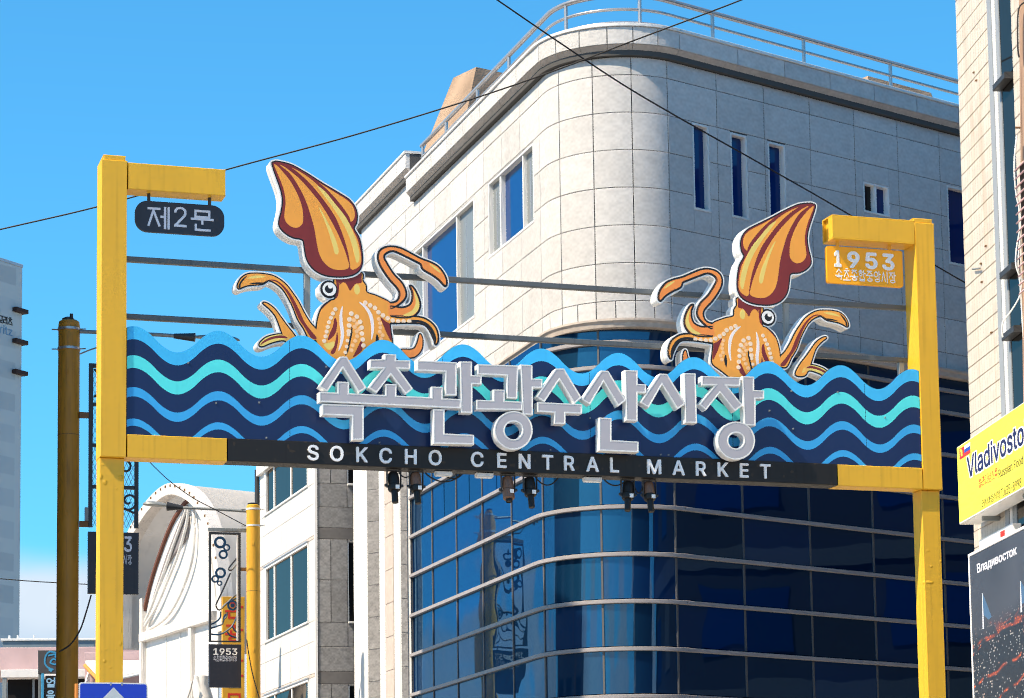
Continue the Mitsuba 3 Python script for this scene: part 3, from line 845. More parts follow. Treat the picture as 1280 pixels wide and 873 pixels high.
# ------------------------------------------------------------------ the market gate
GATE = Frame((-3.413,21.03), (0.95339,0.30174))
MG = thing('market_gate', 'yellow steel street gate carrying the blue wave board and the silver market lettering', 'gate')
PD = 0.235                                     # depth of the posts
ZB, ZT_L, ZT_R = 5.412, 7.958, 7.933
U1, U2, U3 = 0.222, 7.573, 7.775
for ua, ub, zt in ((0.0, U1, ZT_L), (U2, U3, ZT_R)):
    p = obj(MG + '__post', bx(GATE, ua, ub, ZB, zt, -PD, 0.0, .006), M_YELLOW)
    obj(p + '__cap', bx(GATE, ua - .004 if ua else ua + .02, ub - .012, zt + .001, zt + .045, -PD + .01, -.012, .006), M_YELLOW)
    obj(p + '__leg', bx(GATE, ua + .003, ub - .012, 0.0, ZB - .003, -PD + .01, -.045, .006), M_YELLOW)
    obj(p + '__base_plate', bx(GATE, ua - .12, ub + .12, 0.004, 0.03, -PD - .12, .10, .004), M_YELLOW)
# the two short arms
AL0, AL1 = 7.696, 7.944
AUE = 1.065
obj(MG + '__arm', bx(GATE, U1 + .002, AUE, 7.717, 7.947, -.20, -.004, .005), M_YELLOW)
ARZ0, ARZ1 = 7.723, 7.95
ARU = 6.735
arm = obj(MG + '__arm', cat([bx(GATE, ARU, U2 - .002, ARZ0, ARZ0 + .012, -.225, -.004, .003), bx(GATE, ARU, U2 - .002, ARZ1 - .012, ARZ1, -.225, -.004, .003), bx(GATE, ARU, U2 - .002, ARZ0 + .012, ARZ1 - .012, -.016, -.004, .002), bx(GATE, ARU, U2 - .002, ARZ0 + .012, ARZ1 - .012, -.225, -.213, .002)]), M_YELLOW)
obj(arm + '__end_plate', cat([bx(GATE, ARU + .004, ARU + .016, ARZ0 + .012, ARZ1 - .012, -.10, -.018, 0), bx(GATE, ARU + .03, ARU + .04, ARZ0 + .012, ARZ1 - .012, -.212, -.10, 0)]), M_YELLOW)
# beam
BT = 5.608
UB0, UB1 = 1.074, 6.713
obj(MG + '__beam', bx(GATE, U1 + .002, UB0, ZB, BT, -.20, 0.0, .004), M_YELLOW)
obj(MG + '__beam', bx(GATE, UB1, U2 - .002, ZB, BT, -.20, 0.0, .004), M_YELLOW)
BB = obj(MG + '__beam', bx(GATE, UB0 + .001, UB1 - .001, ZB + .004, BT + .003, -.20, 0.002, .004), M_BLACK, 'black middle stretch of the beam with the silver Latin lettering')
# rails and struts behind
RZ = [(7.166 + 7.18) / 2, (6.672 + 6.674) / 2]
for z in RZ:
    obj(MG + '__rail', bx(GATE, U1 - .02, U2 + .02, z - .023, z + .023, -.285, -.237, .004), M_RAIL)
PB = 5.611
for u in (1.83, 6.36, U2 - .06):
    obj(MG + '__strut', bx(GATE, u - .027, u + .027, PB, RZ[0] - .024 if u < 7 else RZ[1] - .024, -.283, -.239, .004), M_STEEL)
for u in (0.5, 2.9, 3.8, 4.9, 7.0):
    obj(MG + '__strut', bx(GATE, u - .02, u + .02, PB + .02, PB + .70, -.20, -.067, .004), M_STEEL)

# wave board
CR = [0.284,0.993,1.719,2.457,3.181,3.851,4.565,5.322,6.040,6.787,7.512]
lam = (CR[-1] - CR[0]) / (len(CR) - 1)
ph0 = CR[0]
WZ = lambda pts: sum(pts) / len(pts)
CREST = 6.538
TROUGH = 6.332
AMP = (CREST - TROUGH) / 2
WUL, WUR = U1 + .003, 7.575
wu = np.linspace(WUL, WUR, 340)


def wave(top, amp=1.0):
    """A wave line whose crests stand at height top: rounded crests and troughs, straighter flanks."""
    c = np.cos(2 * np.pi * (wu - ph0) / lam)
    y = np.sign(c) * np.abs(c) ** 0.92
    return top - AMP * amp + AMP * amp * y


def band_poly(top, bottom, a0, a1):
    return Polygon(np.r_[np.c_[wu, wave(top, a0)], np.c_[wu, wave(bottom, a1)][::-1]]).buffer(0)


PLATE = Polygon(np.r_[np.c_[wu, wave(CREST)], [[WUR, PB], [WUL, PB]]]).buffer(0)
WBD = obj(MG + '__wave_board', slab(GATE, PLATE, -.062, -.022), M_NAVY)
obj(WBD + '__back_plate', slab(GATE, PLATE.buffer(-.012), -.066, -.0625), M_STEEL)
px_h = 150 
BANDS = [(CREST, 6.426, 1.0, 1.0, M_CYAN), (6.288, 6.18, 1.0, 1.02, M_TURQ), (6.016, 5.937, .98, .98, M_BLUE), (5.747, 5.686, .92, .92, M_BLUE)]
for t, b, a0, a1, m in BANDS:
    q = band_poly(t, b, a0, a1).intersection(sbox(WUL, PB, WUR, CREST + 1)).intersection(PLATE)
    for g in getattr(q, 'geoms', [q]):
        if g.area > 1e-4:
            obj(WBD + '__wave_stripe', slab(GATE, g, -.0225, -.0195), m)
r2 = random.Random(3)
for k in range(26):
    u = r2.uniform(.3, 7.3); z = r2.choice([PB + .02, PB + .30, PB + .47, PB + .66])
    z = z if z < PB + .1 else z + r2.uniform(-.03, .03)
    obj(WBD + '__bolt', bx(GATE, u - .007, u + .007, z - .007, z + .007, -.0225, -.012, .002), M_STEEL)
for u in (1.62, 2.98, 4.34, 5.70, 7.02):
    zt = float(np.interp(u, wu, wave(CREST))) - .012
    obj(WBD + '__board_seam', bx(GATE, u - .0022, u + .0022, PB + .003, zt, -.0225, -.0188, 0), M_NAVY)

# big Korean letters: white boxes with a grey face, standing off the board
def zq(n, ox, oy, sc, pts): return pts
LET = []
LETTERS = [
    [([(1.841,6.015),(2.002,6.016),(2.002,6.112),(2.1,6.113),(2.099,6.016),(2.423,6.015),(2.424,6.113),(2.519,6.114),(2.518,6.014),(2.833,6.015),(2.834,6.109),(2.933,6.11),(2.932,6.011),(3.097,6.011),(3.096,5.931),(1.841,5.93)], [])],  # long joined bar
    [([(2.024,6.33),(2.081,6.333),(2.253,6.072),(2.186,6.025),(2.048,6.233),(1.91,6.023),(1.838,6.063)], []), ([(1.865,5.912),(2.228,5.916),(2.226,5.618),(2.126,5.613),(2.127,5.821),(1.865,5.818)], [])],  # sok
    [([(2.418,6.375),(2.518,6.376),(2.518,6.326),(2.643,6.33),(2.642,6.255),(2.537,6.253),(2.666,6.084),(2.602,6.032),(2.47,6.197),(2.344,6.032),(2.274,6.073),(2.404,6.248),(2.287,6.245),(2.288,6.319),(2.418,6.331)], [])],  # cho
    [([(2.708,6.333),(3.062,6.335),(3.059,6.045),(2.958,6.04),(2.96,6.247),(2.707,6.246)], []), ([(3.093,6.345),(3.2,6.347),(3.198,6.229),(3.287,6.23),(3.286,6.152),(3.201,6.151),(3.198,5.895),(3.099,5.894)], []), ([(2.848,5.912),(2.948,5.913),(2.945,5.702),(3.21,5.702),(3.209,5.618),(2.845,5.611)], [])],  # gwan
    [([(3.254,6.328),(3.622,6.335),(3.609,6.042),(3.515,6.042),(3.518,6.242),(3.253,6.24)], []), ([(3.238,6.012),(3.391,6.015),(3.393,6.111),(3.495,6.113),(3.494,6.015),(3.655,6.015),(3.654,5.941),(3.237,5.93)], []), ([(3.645,6.345),(3.752,6.345),(3.75,6.225),(3.841,6.225),(3.84,6.146),(3.754,6.145),(3.75,5.903),(3.659,5.903)], []), ([(3.746,5.765),(3.742,5.732),(3.731,5.699),(3.715,5.669),(3.693,5.642),(3.666,5.62),(3.635,5.603),(3.602,5.592),(3.568,5.587),(3.534,5.589),(3.502,5.597),(3.472,5.612),(3.446,5.632),(3.424,5.657),(3.409,5.685),(3.399,5.717),(3.396,5.75),(3.4,5.783),(3.411,5.816),(3.427,5.846),(3.449,5.873),(3.476,5.895),(3.506,5.912),(3.539,5.924),(3.573,5.929),(3.607,5.927),(3.64,5.919),(3.67,5.904),(3.696,5.884),(3.718,5.859),(3.734,5.83),(3.743,5.798)], [(3.653,5.761),(3.65,5.74),(3.641,5.721),(3.628,5.704),(3.611,5.69),(3.591,5.682),(3.57,5.678),(3.548,5.68),(3.529,5.687),(3.512,5.699),(3.499,5.715),(3.491,5.734),(3.489,5.754),(3.492,5.775),(3.5,5.794),(3.513,5.811),(3.531,5.825),(3.551,5.834),(3.572,5.837),(3.593,5.835),(3.613,5.828),(3.63,5.816),(3.643,5.801),(3.651,5.782)])],  # gwang
    [([(3.97,6.326),(4.044,6.33),(4.203,6.078),(4.135,6.021),(4,6.229),(3.858,6.023),(3.785,6.067)], []), ([(3.795,6.018),(4.206,6.019),(4.204,5.935),(4.05,5.933),(4.049,5.835),(3.947,5.834),(3.949,5.932),(3.794,5.934)], [])],  # su
    [([(4.393,6.33),(4.458,6.329),(4.619,6.074),(4.546,6.019),(4.411,6.232),(4.28,6.019),(4.207,6.064)], []), ([(4.615,6.346),(4.733,6.347),(4.731,6.226),(4.81,6.226),(4.809,6.148),(4.729,6.148),(4.724,5.892),(4.619,5.895)], []), ([(4.366,5.907),(4.478,5.906),(4.474,5.709),(4.728,5.707),(4.726,5.612),(4.36,5.612)], [])],  # san
    [([(4.945,6.33),(5.012,6.33),(5.183,6.07),(5.106,6.016),(4.962,6.232),(4.831,6.018),(4.754,6.063)], []), ([(5.174,6.347),(5.285,6.348),(5.288,5.899),(5.179,5.898)], [])],  # si
    [([(5.346,6.329),(5.717,6.336),(5.711,6.256),(5.581,6.253),(5.732,6.081),(5.657,6.023),(5.516,6.186),(5.377,6.021),(5.315,6.071),(5.469,6.251),(5.344,6.247)], []), ([(5.737,6.347),(5.849,6.347),(5.846,6.226),(5.943,6.225),(5.941,6.152),(5.86,6.148),(5.853,5.901),(5.746,5.902)], []), ([(5.844,5.764),(5.839,5.73),(5.828,5.697),(5.81,5.666),(5.787,5.639),(5.759,5.616),(5.727,5.599),(5.692,5.588),(5.657,5.583),(5.622,5.585),(5.588,5.594),(5.557,5.608),(5.53,5.629),(5.508,5.654),(5.492,5.683),(5.483,5.715),(5.48,5.748),(5.484,5.782),(5.495,5.815),(5.513,5.845),(5.536,5.873),(5.564,5.895),(5.596,5.913),(5.63,5.924),(5.666,5.929),(5.701,5.927),(5.735,5.919),(5.766,5.904),(5.793,5.884),(5.815,5.859),(5.831,5.829),(5.841,5.797)], [(5.739,5.759),(5.736,5.74),(5.727,5.722),(5.715,5.707),(5.698,5.695),(5.68,5.687),(5.659,5.683),(5.64,5.685),(5.621,5.691),(5.605,5.702),(5.594,5.717),(5.586,5.734),(5.584,5.753),(5.587,5.772),(5.595,5.79),(5.608,5.805),(5.624,5.817),(5.643,5.825),(5.663,5.829),(5.683,5.827),(5.702,5.821),(5.717,5.81),(5.729,5.795),(5.737,5.778)])],  # jang
]

NAMES = ['bar joining the first three letters', None, None, None, None, None, None, None, None]
for ps, lab in zip(LETTERS, NAMES):
    shp = unary_union([Polygon(a, [b] if b else []).buffer(0) for a, b in ps])
    lt = obj(MG + '__letter', slab(GATE, shp.buffer(.002, join_style='mitre'), .055, .146), M_WHITEMETAL, lab)
    obj(lt + '__face', slab(GATE, shp.buffer(-.013, join_style='mitre'), .146, .149), M_FACE)
    rim = shp.difference(shp.buffer(-.008, join_style='mitre'))
    obj(lt + '__rim', slab(GATE, rim, .146, .153), M_WHITEMETAL)
    fx = []
    for a, b in ps:
        g = Polygon(a).buffer(-.02)
        c = g.representative_point() if not b else Point(a[0][0] - .06, a[0][1])
        for dz in (0,):
            fx.append(bx(GATE, c.x - .012, c.x + .012, c.y - .012, c.y + .012, -.02, .056, 0))
    obj(lt + '__bracket', cat(fx), M_STEEL)
# Latin letters on the black beam
LX = [(1.815,5.504),(2.022,5.504),(2.244,5.505),(2.454,5.505),(2.679,5.505),(2.898,5.506),(3.278,5.506),(3.503,5.507),(3.711,5.507),(3.925,5.507),(4.125,5.508),(4.342,5.508),(4.549,5.508),(4.923,5.509),(5.156,5.509),(5.371,5.51),(5.583,5.51),(5.789,5.51),(5.996,5.511)]
zbase = 5.452
caph = 0.124
for ch, (u, z) in zip('SOKCHOCENTRALMARKET', LX):
    m = latin(ch, caph, .018)
    w = m.bounds[1][0] - m.bounds[0][0]
    zb = zbase + (m.bounds[0][1])
    m = fit_u(m, u - w / 2, u + w / 2, zb, .001)
    obj(BB + '__latin_letter', put(GATE, m), M_LETTER)

# ------------------------------------------------------------------ squids
def spx(*pts): return pts
SQ = {
    'mantle': [(1.45,7.994),(1.467,8.01),(1.499,8.015),(1.614,7.994),(1.743,7.932),(1.885,7.852),(2.027,7.778),(2.118,7.726),(2.17,7.664),(2.188,7.6),(2.182,7.529),(2.16,7.475),(2.205,7.394),(2.227,7.291),(2.232,7.188),(2.212,7.122),(2.166,7.078),(2.088,7.052),(1.997,7.044),(1.906,7.051),(1.829,7.082),(1.775,7.133),(1.745,7.195),(1.731,7.272),(1.712,7.348),(1.625,7.365),(1.554,7.402),(1.513,7.45),(1.51,7.502),(1.529,7.58),(1.541,7.671),(1.532,7.748),(1.511,7.818),(1.483,7.893)],
    'm_orange1': [(1.463,7.986),(1.499,7.972),(1.55,7.918),(1.614,7.838),(1.671,7.732),(1.706,7.631),(1.715,7.542),(1.709,7.489),(1.676,7.455),(1.631,7.448),(1.58,7.474),(1.552,7.524),(1.555,7.595),(1.562,7.673),(1.549,7.762),(1.517,7.857)],
    'm_orange2': [(1.512,7.99),(1.563,7.97),(1.653,7.906),(1.756,7.823),(1.858,7.707),(1.935,7.583),(2,7.471),(2.064,7.332),(2.115,7.193),(2.12,7.148),(2.101,7.115),(2.023,7.1),(1.946,7.118),(1.881,7.178),(1.849,7.254),(1.831,7.343),(1.812,7.458),(1.78,7.572),(1.736,7.698),(1.678,7.811),(1.601,7.921)],
    'm_orange3': [(1.614,7.972),(1.692,7.941),(1.795,7.877),(1.911,7.776),(2.014,7.653),(2.104,7.543),(2.156,7.455),(2.194,7.38),(2.219,7.278),(2.225,7.188),(2.205,7.141),(2.153,7.11),(2.127,7.129),(2.125,7.168),(2.089,7.295),(2.038,7.421),(1.961,7.572),(1.871,7.708),(1.756,7.842),(1.666,7.926)],
    'm_orange4': [(1.82,7.873),(1.898,7.837),(2.001,7.78),(2.092,7.73),(2.151,7.676),(2.172,7.612),(2.163,7.56),(2.14,7.535),(2.117,7.55),(2.066,7.631),(1.988,7.729),(1.898,7.814)],
    'm_stripe': [(1.614,7.972),(1.704,7.91),(1.807,7.814),(1.91,7.691),(2,7.561),(2.064,7.41),(2.109,7.258),(2.122,7.149),(2.083,7.269),(2.025,7.408),(1.948,7.551),(1.858,7.688),(1.743,7.822),(1.64,7.924)],
    'm_hi1': [(1.852,7.642),(1.896,7.58),(1.954,7.468),(1.999,7.367),(2.024,7.278),(2.018,7.239),(1.992,7.244),(1.973,7.313),(1.935,7.44),(1.89,7.554)],
    'm_hi2': [(1.84,7.829),(1.911,7.782),(2.001,7.678),(2.091,7.568),(2.143,7.467),(2.187,7.354),(2.209,7.251),(2.206,7.193),(2.186,7.172),(2.17,7.223),(2.129,7.376),(2.065,7.514),(1.975,7.65),(1.897,7.749)],
    'm_hi3': [(1.814,7.879),(1.898,7.827),(2.001,7.73),(2.092,7.62),(2.13,7.551),(2.117,7.537),(2.052,7.61),(1.962,7.714),(1.872,7.805)],
    'body': [(2.003,7.038),(2.001,6.859),(1.956,6.827),(1.896,6.78),(1.864,6.726),(1.843,6.652),(1.832,6.568),(1.826,6.495),(1.847,6.423),(1.878,6.342),(1.999,6.262),(2.081,6.252),(2.205,6.272),(2.33,6.361),(2.414,6.42),(2.491,6.479),(2.485,6.588),(2.478,6.663),(2.499,6.678),(2.479,6.725),(2.479,6.808),(2.473,6.846),(2.417,6.873),(2.355,6.897),(2.275,6.922),(2.266,6.981),(2.238,7.024),(2.221,7.092)],
    't_club_right': [(2.459,6.813),(2.417,6.873),(2.48,6.842),(2.536,6.855),(2.564,6.888),(2.571,6.937),(2.544,6.984),(2.488,7.042),(2.433,7.115),(2.392,7.188),(2.382,7.25),(2.4,7.299),(2.449,7.331),(2.519,7.341),(2.589,7.329),(2.659,7.299),(2.763,7.251),(2.855,7.222),(2.925,7.185),(2.98,7.112),(2.995,7.046),(2.977,7.024),(2.931,7.07),(2.868,7.113),(2.784,7.158),(2.763,7.202),(2.714,7.227),(2.602,7.275),(2.519,7.304),(2.459,7.286),(2.43,7.246),(2.455,7.192),(2.517,7.099),(2.593,7.021),(2.627,6.941),(2.613,6.884),(2.556,6.829),(2.5,6.795)],
    't_small_right': [(2.479,6.81),(2.584,6.804),(2.654,6.829),(2.683,6.875),(2.686,6.944),(2.666,7.002),(2.698,6.984),(2.739,6.906),(2.752,6.838),(2.731,6.774),(2.667,6.726),(2.555,6.716),(2.458,6.738)],
    't_long_right': [(2.389,6.775),(2.458,6.731),(2.583,6.731),(2.723,6.732),(2.807,6.714),(2.877,6.662),(2.907,6.598),(2.909,6.529),(2.89,6.5),(2.878,6.541),(2.834,6.628),(2.779,6.673),(2.667,6.678),(2.555,6.67),(2.478,6.666),(2.416,6.691)],
    't_curl_right': [(2.75,6.579),(2.77,6.532),(2.762,6.452),(2.72,6.395),(2.671,6.372),(2.608,6.375),(2.58,6.415),(2.594,6.434),(2.664,6.437),(2.706,6.46),(2.732,6.517)],
    't_club_left': [(1.157,6.89),(1.148,6.914),(1.177,6.974),(1.229,7.013),(1.299,7.025),(1.371,7.025),(1.444,7.016),(1.506,6.989),(1.568,6.941),(1.62,6.876),(1.672,6.801),(1.723,6.705),(1.775,6.625),(1.832,6.563),(1.847,6.496),(1.774,6.482),(1.723,6.57),(1.671,6.65),(1.63,6.752),(1.588,6.833),(1.537,6.908),(1.475,6.956),(1.418,6.977),(1.392,6.963),(1.361,6.943),(1.309,6.934),(1.247,6.925),(1.196,6.908)],
    't_mid_left': [(1.369,6.772),(1.402,6.77),(1.464,6.727),(1.515,6.662),(1.567,6.593),(1.639,6.503),(1.68,6.414),(1.597,6.41),(1.554,6.47),(1.53,6.528),(1.505,6.599),(1.474,6.67),(1.422,6.729)],
    't_low_left': [(1.337,6.403),(1.344,6.432),(1.391,6.474),(1.453,6.498),(1.525,6.509),(1.597,6.482),(1.618,6.432),(1.546,6.461),(1.473,6.448),(1.411,6.424),(1.365,6.402)],
    'club_right_lo': [(2.763,7.251),(2.855,7.222),(2.925,7.185),(2.98,7.112),(2.992,7.049),(2.966,7.051),(2.924,7.097),(2.854,7.132),(2.791,7.169)],
    'club_right_hi': [(2.84,7.21),(2.897,7.186),(2.945,7.137),(2.924,7.142),(2.875,7.175)],
    'small_right_hi': [(2.697,6.966),(2.732,6.899),(2.745,6.837),(2.724,6.781),(2.664,6.736),(2.597,6.739),(2.668,6.777),(2.703,6.821),(2.713,6.877)],
    'long_right_black': [(2.667,6.699),(2.751,6.702),(2.821,6.676),(2.869,6.623),(2.894,6.556),(2.889,6.511),(2.873,6.555),(2.827,6.635),(2.758,6.682),(2.681,6.682)],
    'club_left_maroon': [(1.402,6.974),(1.475,6.968),(1.537,6.92),(1.589,6.845),(1.632,6.754),(1.673,6.658),(1.728,6.578),(1.785,6.493),(1.832,6.495),(1.775,6.565),(1.723,6.635),(1.682,6.726),(1.64,6.807),(1.589,6.887),(1.527,6.951),(1.464,6.983)],
    'club_left_black': [(1.157,6.892),(1.153,6.914),(1.181,6.966),(1.227,7.005),(1.206,6.972),(1.175,6.929),(1.17,6.898)],
    'club_left_black2': [(1.247,6.934),(1.309,6.951),(1.371,6.955),(1.402,6.979),(1.371,6.944),(1.309,6.936)],
    'club_left_hi': [(1.227,6.979),(1.278,7.003),(1.34,7.012),(1.387,7.004),(1.34,6.991),(1.268,6.981)],
    'mid_left_hi': [(1.5,6.627),(1.525,6.592),(1.551,6.532),(1.577,6.481),(1.556,6.478),(1.53,6.539)],
    'low_left_maroon': [(1.341,6.406),(1.359,6.438),(1.411,6.472),(1.473,6.494),(1.535,6.502),(1.577,6.481),(1.504,6.477),(1.442,6.463),(1.38,6.434)],
    'low_left_hi': [(1.37,6.416),(1.421,6.45),(1.483,6.469),(1.546,6.472),(1.483,6.457),(1.421,6.438)],
    'neck': [(1.945,7.039),(2.002,7.035),(2.103,7.033),(2.221,7.089),(2.231,7.04),(2.231,7.006),(2.21,6.998),(2.176,6.989),(2.148,6.953),(2.127,6.927),(2.107,6.964),(2.079,6.997),(2.045,6.981),(2.017,6.917),(2.003,6.862),(1.975,6.806),(2.017,6.881),(2.033,6.945),(2.023,7.002)],
    'eyepatch': [(2.003,7.038),(2.028,6.987),(2.028,6.913),(2.012,6.86),(1.964,6.831),(1.912,6.786),(1.875,6.748),(1.891,6.78),(1.944,6.846),(1.965,6.878),(2.007,6.933)],
    'neck_hi': [(2.183,6.989),(2.21,6.97),(2.214,6.922),(2.189,6.896),(2.168,6.92),(2.166,6.961)],
    'mar1': [(1.99,6.681),(2.011,6.641),(2,6.556),(1.962,6.502),(1.929,6.482),(1.942,6.532),(1.974,6.607)],
    'mar2': [(2.395,6.709),(2.444,6.675),(2.478,6.654),(2.487,6.588),(2.491,6.506),(2.45,6.572),(2.422,6.64)],
    'mar3': [(2.221,6.491),(2.237,6.465),(2.227,6.403),(2.151,6.344),(2.179,6.407)],
    'mar4': [(2.01,6.557),(2.02,6.495),(2.004,6.411),(1.977,6.363),(1.953,6.377),(1.983,6.431),(1.999,6.494)],
    'slit1': [(2.139,6.61),(2.147,6.569),(2.131,6.487),(2.107,6.39),(2.079,6.354),(2.103,6.43),(2.121,6.513)],
    'slit2': [(2.362,6.561),(2.38,6.514),(2.361,6.444),(2.352,6.499)],
    'leghi': [(1.894,6.447),(1.941,6.46),(1.983,6.472),(1.983,6.431),(1.941,6.397),(1.91,6.416)],
}
SQ_STROKES = [[(2.212,6.83),(2.271,6.782),(2.312,6.709),(2.326,6.607),(2.315,6.51)], [(2.06,6.786),(2.046,6.714),(2.048,6.632),(2.058,6.551),(2.048,6.468),(2.024,6.396)]]
SUCK = [(1.996,6.757,0.018),(1.975,6.718,0.018),(1.957,6.679,0.018),(1.94,6.639,0.018),(1.929,6.597,0.018),(1.919,6.556,0.018),(1.909,6.514,0.018),(1.897,6.473,0.018),(2.114,6.568,0.021),(2.117,6.621,0.021),(2.12,6.674,0.021),(2.137,6.726,0.021),(2.186,6.702,0.02),(2.214,6.658,0.02),(2.228,6.608,0.02),(2.23,6.556,0.02),(2.237,6.504,0.02),(2.242,6.452,0.02),(2.111,6.54,0.016),(2.101,6.487,0.016),(2.093,6.435,0.016),(2.082,6.383,0.016),(2.061,6.333,0.016),(2.262,6.829,0.02),(2.305,6.809,0.02),(2.348,6.788,0.02),(2.378,6.752,0.02),(2.418,6.727,0.02),(2.46,6.704,0.02),(2.505,6.688,0.02),(2.553,6.682,0.02),(2.603,6.684,0.02),(2.653,6.687,0.02)]
SUCK2 = [(2.16,6.669,0.018),(2.187,6.64,0.018),(2.166,6.611,0.018),(2.184,6.572,0.018),(2.187,6.53,0.018),(2.17,6.489,0.018),(2.148,6.449,0.018),(2.137,6.405,0.018),(2.207,6.593,0.016),(2.381,6.692,0.017),(2.393,6.656,0.017),(2.395,6.618,0.017),(2.389,6.58,0.017),(2.413,6.551,0.017),(2.401,6.515,0.017)]
EYE_C = (1.944,6.929)
MIR = 7.965
MIRDZ = -0.013


FORE = [1.008,0,0,1.008,0.025,-0.013]


def squid(label, flip):
    sq = thing('squid_figure', label, 'squid figure', 'orange squid cut-outs on the gate')
    F = GATE
    def tr(g):
        g = affinity.affine_transform(g, [-1, 0, 0, 1, MIR, MIRDZ]) if flip else g
        return affinity.affine_transform(g, FORE)      # drawn .1 m back, stands just behind the wave board
    P_ = lambda k: tr(spoly(SQ[k]))
    n0 = -.075
    arms = ['t_club_right', 't_small_right', 't_long_right', 't_curl_right', 't_club_left', 't_mid_left', 't_low_left']
    eye = tr(Point(*EYE_C).buffer(.066))
    body = unary_union([P_('body')] + [P_(a) for a in arms] + [eye])
    mantle = P_('mantle')
    bodyc = body.intersection(sbox(-1, PB + .10, 9, 12))
    # boxed body of white sheet with a groove, its rim standing white round the print
    for nm, shp, z in (('body_box', bodyc, n0), ('mantle_box', mantle, n0 + .012)):
        o = shp.buffer(.024)
        k = obj(sq + '__' + nm, slab(F, o, z - .150 if nm == 'body_box' else z - .162, z - .095), M_WHITEMETAL)
        obj(k + '__groove', slab(F, o.buffer(-.010), z - .096, z - .084), M_SEAM)
        obj(k + '__front_tray', slab(F, o, z - .085, z - .004), M_WHITEMETAL)
        obj(k + '__ink_line', slab(F, shp.buffer(.012), z - .005, z - .001), M_INK)
    def art(name, g, layer, m, base=n0, clip=None, inset=.0):
        g = g.intersection((clip if clip is not None else bodyc).buffer(-inset))
        k = None
        for q in getattr(g, 'geoms', [g]):
            if q.area > 2e-5 and q.geom_type == 'Polygon':
                k = obj(sq + '__' + name, slab(F, q, base - .003, base + .0012 * layer), m)
        return k
    art('body_print', unary_union([P_('body')]), 1, M_ORANGE)
    for a, m in (('t_club_right', M_ORANGE2), ('t_small_right', M_ORANGE2), ('t_long_right', M_ORANGE), ('t_curl_right', M_ORANGE2), ('t_club_left', M_ORANGE), ('t_mid_left', M_ORANGE), ('t_low_left', M_HILITE)):
        art('tentacle', P_(a).difference(P_('body').buffer(-.01)), 1.3, m)
    art('neck_print', P_('neck'), 2, M_MAROON)
    art('tentacle_shade', unary_union([P_(k) for k in ('club_left_maroon', 'low_left_maroon')]), 2, M_MAROON)
    art('body_shade', unary_union([P_(k) for k in ('mar1', 'mar2', 'mar3', 'mar4', 'eyepatch')]), 2, M_MAROON)
    art('ink_mark', unary_union([P_(k) for k in ('long_right_black', 'club_left_black', 'club_left_black2', 'slit1', 'slit2')]), 2.5, M_INK)
    art('highlight', unary_union([P_(k) for k in ('club_right_hi', 'small_right_hi', 'club_left_hi', 'low_left_hi', 'neck_hi', 'leghi')]), 2.8, M_HILITE)
    art('highlight', unary_union([tr(stroke(s_, .030, 6, True)) for s_ in SQ_STROKES]), 3, M_PALE)
    inkl = unary_union([P_('t_club_right').boundary.buffer(.006), P_('t_small_right').boundary.buffer(.006), P_('t_long_right').boundary.buffer(.005)]).difference(P_('body').buffer(.004))
    art('outline', inkl, 2.6, M_INK)
    for (x, z, r) in SUCK:
        c = tr(Point(x, z))
        if bodyc.contains(c):
            obj(sq + '__sucker', slab(F, c.buffer(r, 6).intersection(bodyc), n0, n0 + .0045), M_CREAM)
    for (x, z, r) in SUCK2:
        c = tr(Point(x, z))
        if bodyc.contains(c):
            obj(sq + '__sucker', slab(F, c.buffer(r, 6).intersection(bodyc), n0, n0 + .0040), M_PEACH)
    e = obj(sq + '__eye', slab(F, eye, n0, n0 + .006), M_WHITE)
    dx = -1 if flip else 1
    obj(e + '__ring', slab(F, eye.buffer(.004).difference(eye.buffer(-.006)), n0, n0 + .0072), M_INK)
    pup = Point(*tr(Point(EYE_C[0] - .004, EYE_C[1])).coords[0]).buffer(.036)
    glint = Point(pup.centroid.x + .012, pup.centroid.y + .024).buffer(.020)
    obj(e + '__pupil', slab(F, pup.difference(glint), n0 + .005, n0 + .0078), M_INK)
    # mantle print
    mb = n0 + .012
    mp = art('mantle_print', mantle, 1, M_MAROON, mb, mantle)
    for k in ('m_orange1', 'm_orange2', 'm_orange3', 'm_orange4'):
        obj(mp + '__panel', slab(F, P_(k).intersection(mantle), mb, mb + .0028), M_ORANGE)
    obj(mp + '__stripe', slab(F, unary_union([P_('m_stripe'), P_('m_hi3')]).intersection(mantle), mb, mb + .0038), M_MAROON)
    for k in ('m_hi1', 'm_hi2'):
        obj(mp + '__highlight', slab(F, P_(k).intersection(mantle), mb, mb + .0048), M_HILITE)
    # brackets to the rails
    c = mantle.centroid
    for zz_ in (RZ[0], RZ[1]):
        u = tr(Point(EYE_C[0] + .12, 0)).x
        obj(sq + '__bracket', bx(F, u - .02, u + .02, zz_ - .02, zz_ + .02, -.234, -.224, 0), M_STEEL)
    return sq


squid('orange squid cut-out leaning left, above the left half of the wave board', False)
squid('orange squid cut-out leaning right, above the right half of the wave board', True)

# ------------------------------------------------------------------ hanging signs
def rrect(u0, u1, z0, z1, r):
    return sbox(u0 + r, z0 + r, u1 - r, z1 - r).buffer(r, 8)


